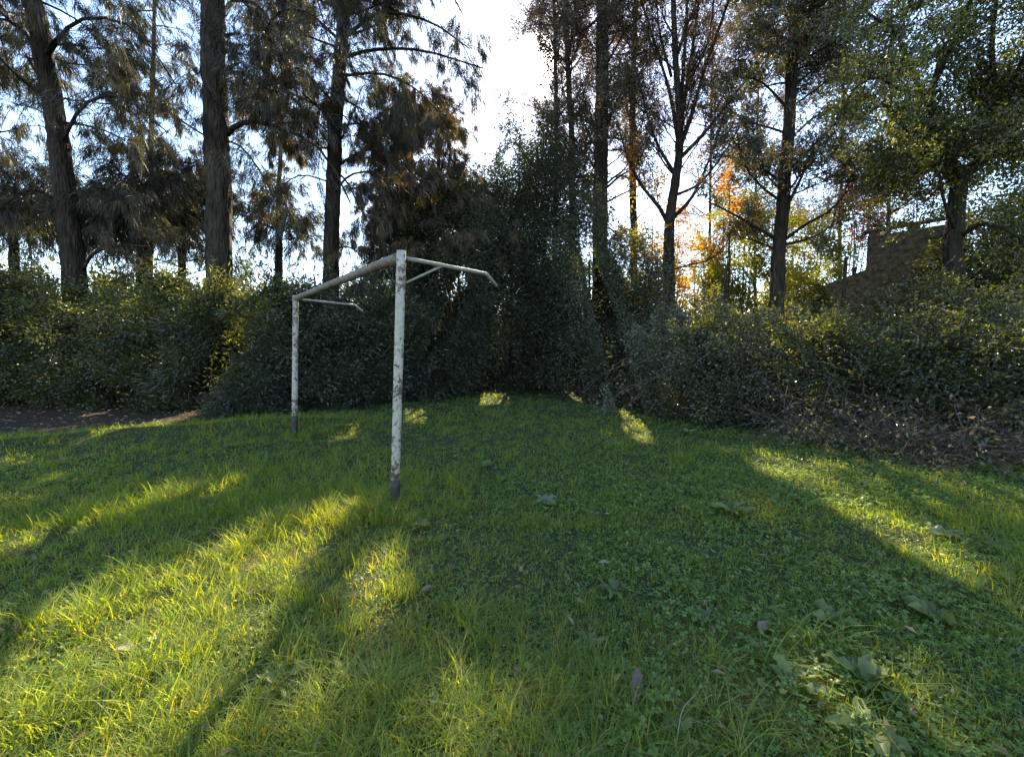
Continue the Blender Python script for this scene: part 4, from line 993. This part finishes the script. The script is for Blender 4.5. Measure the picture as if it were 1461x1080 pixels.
# pile of dead twigs at the foot of the bank
def brush(px, py, n, w, hgt, lab, sd):
    global rng
    keep = rng; rng = np.random.default_rng(sd)
    c = Gd(px, py); root = empty('brush_pile', c, lab, 'brush', 'dead twigs at the foot of the bank')
    p = c+np.stack([rng.normal(0, w, n), rng.normal(0, .35, n), np.abs(rng.normal(0, hgt, n))], -1)
    p[:, 2] += terr(p[:, 0], p[:, 1])-c[2]
    a = rng.random(n)*6.28; d = np.stack([np.cos(a), np.sin(a)*.6, rng.normal(.3, .5, n)], -1)
    pl = grow(p, d, .3+.8*rng.random(n), 7, .22, -.05); pl[:, :, 2] = np.maximum(pl[:, :, 2], terr(pl[:, :, 0], pl[:, :, 1])+.01)
    ge = Geo(); tubes(ge, pl, (.002+.0055*rng.random((n, 1))**3)*np.linspace(1, .3, 8), 5, False)
    m = n*4; t = rng.random((n, 4)); q, tn = along(pl, t); q = q.reshape(-1, 3); tn = tn.reshape(-1, 3)
    s = grow(q, nrm(tn+rng.normal(0, .6, tn.shape)), .12+.25*rng.random(len(q)), 4, .2, -.03); s[:, :, 2] = np.maximum(s[:, :, 2], terr(s[:, :, 0], s[:, :, 1])+.01)
    tubes(ge, s, np.full((len(s), 1), .0018)*np.linspace(1, .5, 5), 4, False)
    ge.build('twigs', M['twig_grey'], root, True)
    for mt, nn, nm in (('dryleaf', 180, 'dead_leaves'), ('bramble_dark', 800, 'leaves')):
        t = rng.random((n, nn//n+1)); q, tn = along(pl, t); q = q.reshape(-1, 3)+rng.normal(0, .05, (t.size, 3)); ge = Geo()
        L = .04+.04*rng.random(len(q)); leaf_quads(ge, q, rng.normal(0, 1, q.shape), L, L*.6, .2, None, .3, False); ge.build(nm, M[mt], root)
    rng = keep
brush(1285, 648, 150, .55, .22, 'grey dead twigs below the dark bramble mound', 501)
brush(1400, 662, 170, .6, .28, 'tangle of grey dead twigs at the far right of the lawn edge', 502)
brush(1185, 634, 70, .5, .15, 'small heap of dead twigs below the green bramble mound', 503)

# ------------------------------------------------------------------ block wall and fence post
def box(ge, o, ex, ey, x0, x1, y0, y1, z0, z1, z0b=None, z1b=None):
    """box in a rotated frame, end heights may differ"""
    z0b = z0 if z0b is None else z0b; z1b = z1 if z1b is None else z1b
    def pt(x, y, z): return o+ex*x+ey*y+np.array([0, 0, z])
    V = [pt(x0, y0, z0), pt(x1, y0, z0b), pt(x1, y1, z0b), pt(x0, y1, z0), pt(x0, y0, z1), pt(x1, y0, z1b), pt(x1, y1, z1b), pt(x0, y1, z1)]
    ge.add(V, [[3, 2, 1, 0], [4, 5, 6, 7], [0, 1, 5, 4], [1, 2, 6, 5], [2, 3, 7, 6], [3, 0, 4, 7]])
A = P(1238, 338, 14.0); B = P(1380, 312, 12.3)
ex = (B-A)*[1, 1, 0]; Lw = np.linalg.norm(ex); ex = ex/Lw; ey = np.array([-ex[1], ex[0], 0])
ang = math.atan2(ex[1], ex[0]); zb = terr(A[0], A[1])-1.0
ztop = A[2]; E = np.array([1., 0, 0]); N_ = np.array([0, 1., 0])
wall = empty('block_wall', (A[0], A[1], 0), 'concrete block parapet wall with a coping on short piers', 'wall'); wall.rotation_euler.z = ang
def part(name, ge, mat, par):
    o = mesh_obj(name, np.concatenate(ge.v), [np.concatenate(x) for x in ge.f.values()], M[mat], par); return o
O = np.zeros(3)
ge = Geo(); box(ge, O, E, N_, 0, Lw, 0, .2, zb, ztop); part('wall_body', ge, 'block', wall)
for k in range(5):
    ge = Geo(); x0 = .02+k*.95
    if x0+.3 < Lw: box(ge, O, E, N_, x0, x0+.3, .003, .197, ztop, ztop+.16); part('pier', ge, 'block', wall)
ge = Geo(); box(ge, O, E, N_, -.1, Lw+.1, -.04, .24, ztop+.16, ztop+.23); part('coping', ge, 'block', wall)
ge = Geo(); zw0 = P(1236, 385, 14)[2]; zw1 = P(1165, 414, 14)[2]
box(ge, O, E, N_, -2.1, -.004, .0, .2, zb-.5, zw1, zb-.5, zw0); part('wing_wall', ge, 'block', wall)
fp = P(1203, 420, 12.6); fz = terr(fp[0], fp[1])
post = empty('fence_post', (fp[0], fp[1], fz), 'weathered fence post with two wires left of the block wall', 'fence post')
ge = Geo(); hh = P(1203, 367, 12.6)[2]
tubes(ge, [resample([np.array([fp[0], fp[1], fz-.3]), np.array([fp[0]+.02, fp[1], hh])], 8)], [np.full(8, .05)], 8, True, .05); ge.build('pole', M['bark_grey'], post, True)
for zz in (.25, .5):
    ge = Geo(); s = np.array([fp[0], fp[1]-.05, hh-zz]); e = np.array([A[0]+.1, A[1]-.05, hh-zz+.15])
    t = np.linspace(0, 1, 8)[:, None]; tubes(ge, [s+(e-s)*t-np.array([0, 0, .06])*np.sin(t*np.pi)], [np.full(8, .004)], 4); ge.build('wire', M['bark_dark'], post, True)
pp = gb(533, 13.2); ge = Geo()
tubes(ge, [resample([pp, P(533, 378, 13.2)], 10)], [np.linspace(.075, .06, 10)], 10, True, .05)
o = ge.build('wooden_post', M['bark_grey'], None, True, origin=pp); tag(o, 'short pale wooden post behind the crossbar of the goal', 'post')

b = gb(1405, 10.6); h = top(300, 10.6, b)
clumpy('leafy_shrub', 'tall leafy shrub covering the right part of the block wall', 'shrub', None, b, [(.1*h, .7), (.5*h, 1.0), (.8*h, .8), (h, .2)], 150, 110, .24, .075, .55, 'hedge', 171, inner=.2, shoots=30)

b = gb(1322, 11.6); h = top(352, 11.6, b)
clumpy('leafy_shrub', 'leafy shrub in front of the lower right corner of the block wall', 'shrub', None, b, [(.1*h, .4), (.5*h, .6), (.8*h, .45), (h, .1)], 90, 100, .22, .08, .55, 'bramble', 172, inner=.2, shoots=22)

# low leaf litter under the trees
lg = Geo(); n = 16000
x = -16+32*rng.random(n); y = 5+16*rng.random(n); m = ~inpoly(x, y, LAWN); x, y = x[m], y[m]
pos = np.stack([x, y, terr(x, y)+.01+.02*rng.random(len(x))], -1); a = rng.random(len(x))*6.28
leaf_quads(lg, pos, np.stack([np.cos(a), np.sin(a), rng.normal(0, .2, len(x))], -1), .07+.05*rng.random(len(x)), .04, .15, None, 1.5, False)
x, y = sample_lawn(900, 1.2, 14, .8); a = rng.random(len(x))*6.28
leaf_quads(lg, np.stack([x, y, terr(x, y)+.03+.05*rng.random(len(x))], -1), np.stack([np.cos(a), np.sin(a), rng.normal(0, .4, len(x))], -1), .025+.04*rng.random(len(x)), .022, .25, None, .8, False)
o = lg.build('leaf_litter', M['dryleaf']); tag(o, 'brown leaf litter on the soil under the hedge and scattered in the grass', 'leaf litter', kind='stuff')

# far belt of woodland
fg = Geo(); nb_ = 900
ang_ = R(-62)+R(124)*rng.random(nb_); dist = 30+22*rng.random(nb_)
cx, cy = np.sin(ang_)*dist, np.cos(ang_)*dist
hgt = (3.2+2.2*(.5+.5*fnoise(cx, cy, .12, 6)))*rng.random(nb_)**.6
c = np.stack([cx, cy, hgt], -1); idx = np.repeat(np.arange(nb_), 70); off = rng.normal(0, 1, (len(idx), 3))
pos = c[idx]+off*.9; pos[:, 2] = np.maximum(pos[:, 2], .1)
leaf_quads(fg, pos, nrm(off+np.array([0, 0, -.2])), .3+.25*rng.random(len(idx)), .22, .2, None, .6, False)
o = fg.build('distant_woodland', M['hedge']); tag(o, 'distant belt of woodland behind the trees', 'woodland', kind='stuff')

# ------------------------------------------------------------------ world, sun, camera
w = bpy.data.worlds.new('World'); scene.world = w; w.use_nodes = True
nt = w.node_tree; N = nt.nodes; N.clear(); Lk = nt.links
sky = N.new('ShaderNodeTexSky'); sky.sky_type = 'NISHITA'; sky.sun_disc = False
sky.sun_elevation = SUN_EL; sky.sun_rotation = SUN_AZ; sky.air_density = 1.0; sky.dust_density = .2; sky.ozone_density = 2.0
tc = N.new('ShaderNodeTexCoord')
dp = N.new('ShaderNodeVectorMath'); dp.operation = 'DOT_PRODUCT'; dp.inputs[1].default_value = tuple(SUN)
nv = N.new('ShaderNodeVectorMath'); nv.operation = 'NORMALIZE'
Lk.new(tc.outputs['Generated'], nv.inputs[0]); Lk.new(nv.outputs[0], dp.inputs[0])
ac = N.new('ShaderNodeMath'); ac.operation = 'ARCCOSINE'; Lk.new(dp.outputs['Value'], ac.inputs[0])
mr = N.new('ShaderNodeMapRange'); mr.inputs['From Min'].default_value = R(.5); mr.inputs['From Max'].default_value = R(2.8); mr.inputs['To Min'].default_value = 1; mr.inputs['To Max'].default_value = 0
Lk.new(ac.outputs[0], mr.inputs['Value'])
m2 = N.new('ShaderNodeMapRange'); m2.interpolation_type = 'SMOOTHSTEP'; m2.inputs['From Min'].default_value = 0; m2.inputs['From Max'].default_value = R(9); m2.inputs['To Min'].default_value = 1; m2.inputs['To Max'].default_value = 0
Lk.new(ac.outputs[0], m2.inputs['Value'])
pw = N.new('ShaderNodeMath'); pw.operation = 'POWER'; Lk.new(m2.outputs[0], pw.inputs[0]); pw.inputs[1].default_value = 2.0
bg = N.new('ShaderNodeBackground'); bg.inputs['Strength'].default_value = .135; 
tn = N.new('ShaderNodeMix'); tn.data_type = 'RGBA'; tn.blend_type = 'MULTIPLY'; tn.inputs['Factor'].default_value = 1; tn.clamp_result = False
tn.inputs['B'].default_value = (1.03, .98, .94, 1); Lk.new(sky.outputs[0], tn.inputs['A']); Lk.new(tn.outputs['Result'], bg.inputs['Color'])
b1 = N.new('ShaderNodeBackground'); b1.inputs['Color'].default_value = (1, .95, .85, 1)
mm = N.new('ShaderNodeMath'); mm.operation = 'MULTIPLY'; Lk.new(mr.outputs[0], mm.inputs[0]); mm.inputs[1].default_value = 9
m3 = N.new('ShaderNodeMath'); m3.operation = 'MULTIPLY_ADD'; Lk.new(pw.outputs[0], m3.inputs[0]); m3.inputs[1].default_value = .35; Lk.new(mm.outputs[0], m3.inputs[2])
Lk.new(m3.outputs[0], b1.inputs['Strength'])
ads = N.new('ShaderNodeAddShader'); Lk.new(bg.outputs[0], ads.inputs[0]); Lk.new(b1.outputs[0], ads.inputs[1])
wo = N.new('ShaderNodeOutputWorld'); Lk.new(ads.outputs[0], wo.inputs['Surface'])

sl = bpy.data.lights.new('sun', 'SUN'); sl.energy = 5.0; sl.angle = R(.5); sl.color = (1, .86, .56)
so = bpy.data.objects.new('sun', sl); COL.objects.link(so)
from mathutils import Vector
so.rotation_euler = Vector(tuple(SUN)).to_track_quat('Z', 'Y').to_euler(); so.location = (0, 0, 40)

cam = bpy.data.cameras.new('camera'); cam.sensor_width = 36; cam.sensor_fit = 'HORIZONTAL'; cam.lens = 36*F/1461; cam.clip_end = 1500; cam.clip_start = .05
co = bpy.data.objects.new('camera', cam); COL.objects.link(co)
co.location = tuple(EYE); co.rotation_euler = (R(90)+PITCH, 0, 0); scene.camera = co

vs = scene.view_settings; vs.view_transform = 'Standard'; vs.look = 'None'; vs.exposure = 2.15; vs.gamma = 1; vs.use_curve_mapping = False
cy = scene.cycles; cy.use_denoising = True
try: cy.denoiser = 'OPENIMAGEDENOISE'
except Exception: pass
cy.max_bounces = 7; cy.diffuse_bounces = 4; cy.glossy_bounces = 2; cy.transmission_bounces = 4; cy.transparent_max_bounces = 4
cy.caustics_reflective = False; cy.caustics_refractive = False; cy.sample_clamp_indirect = 6
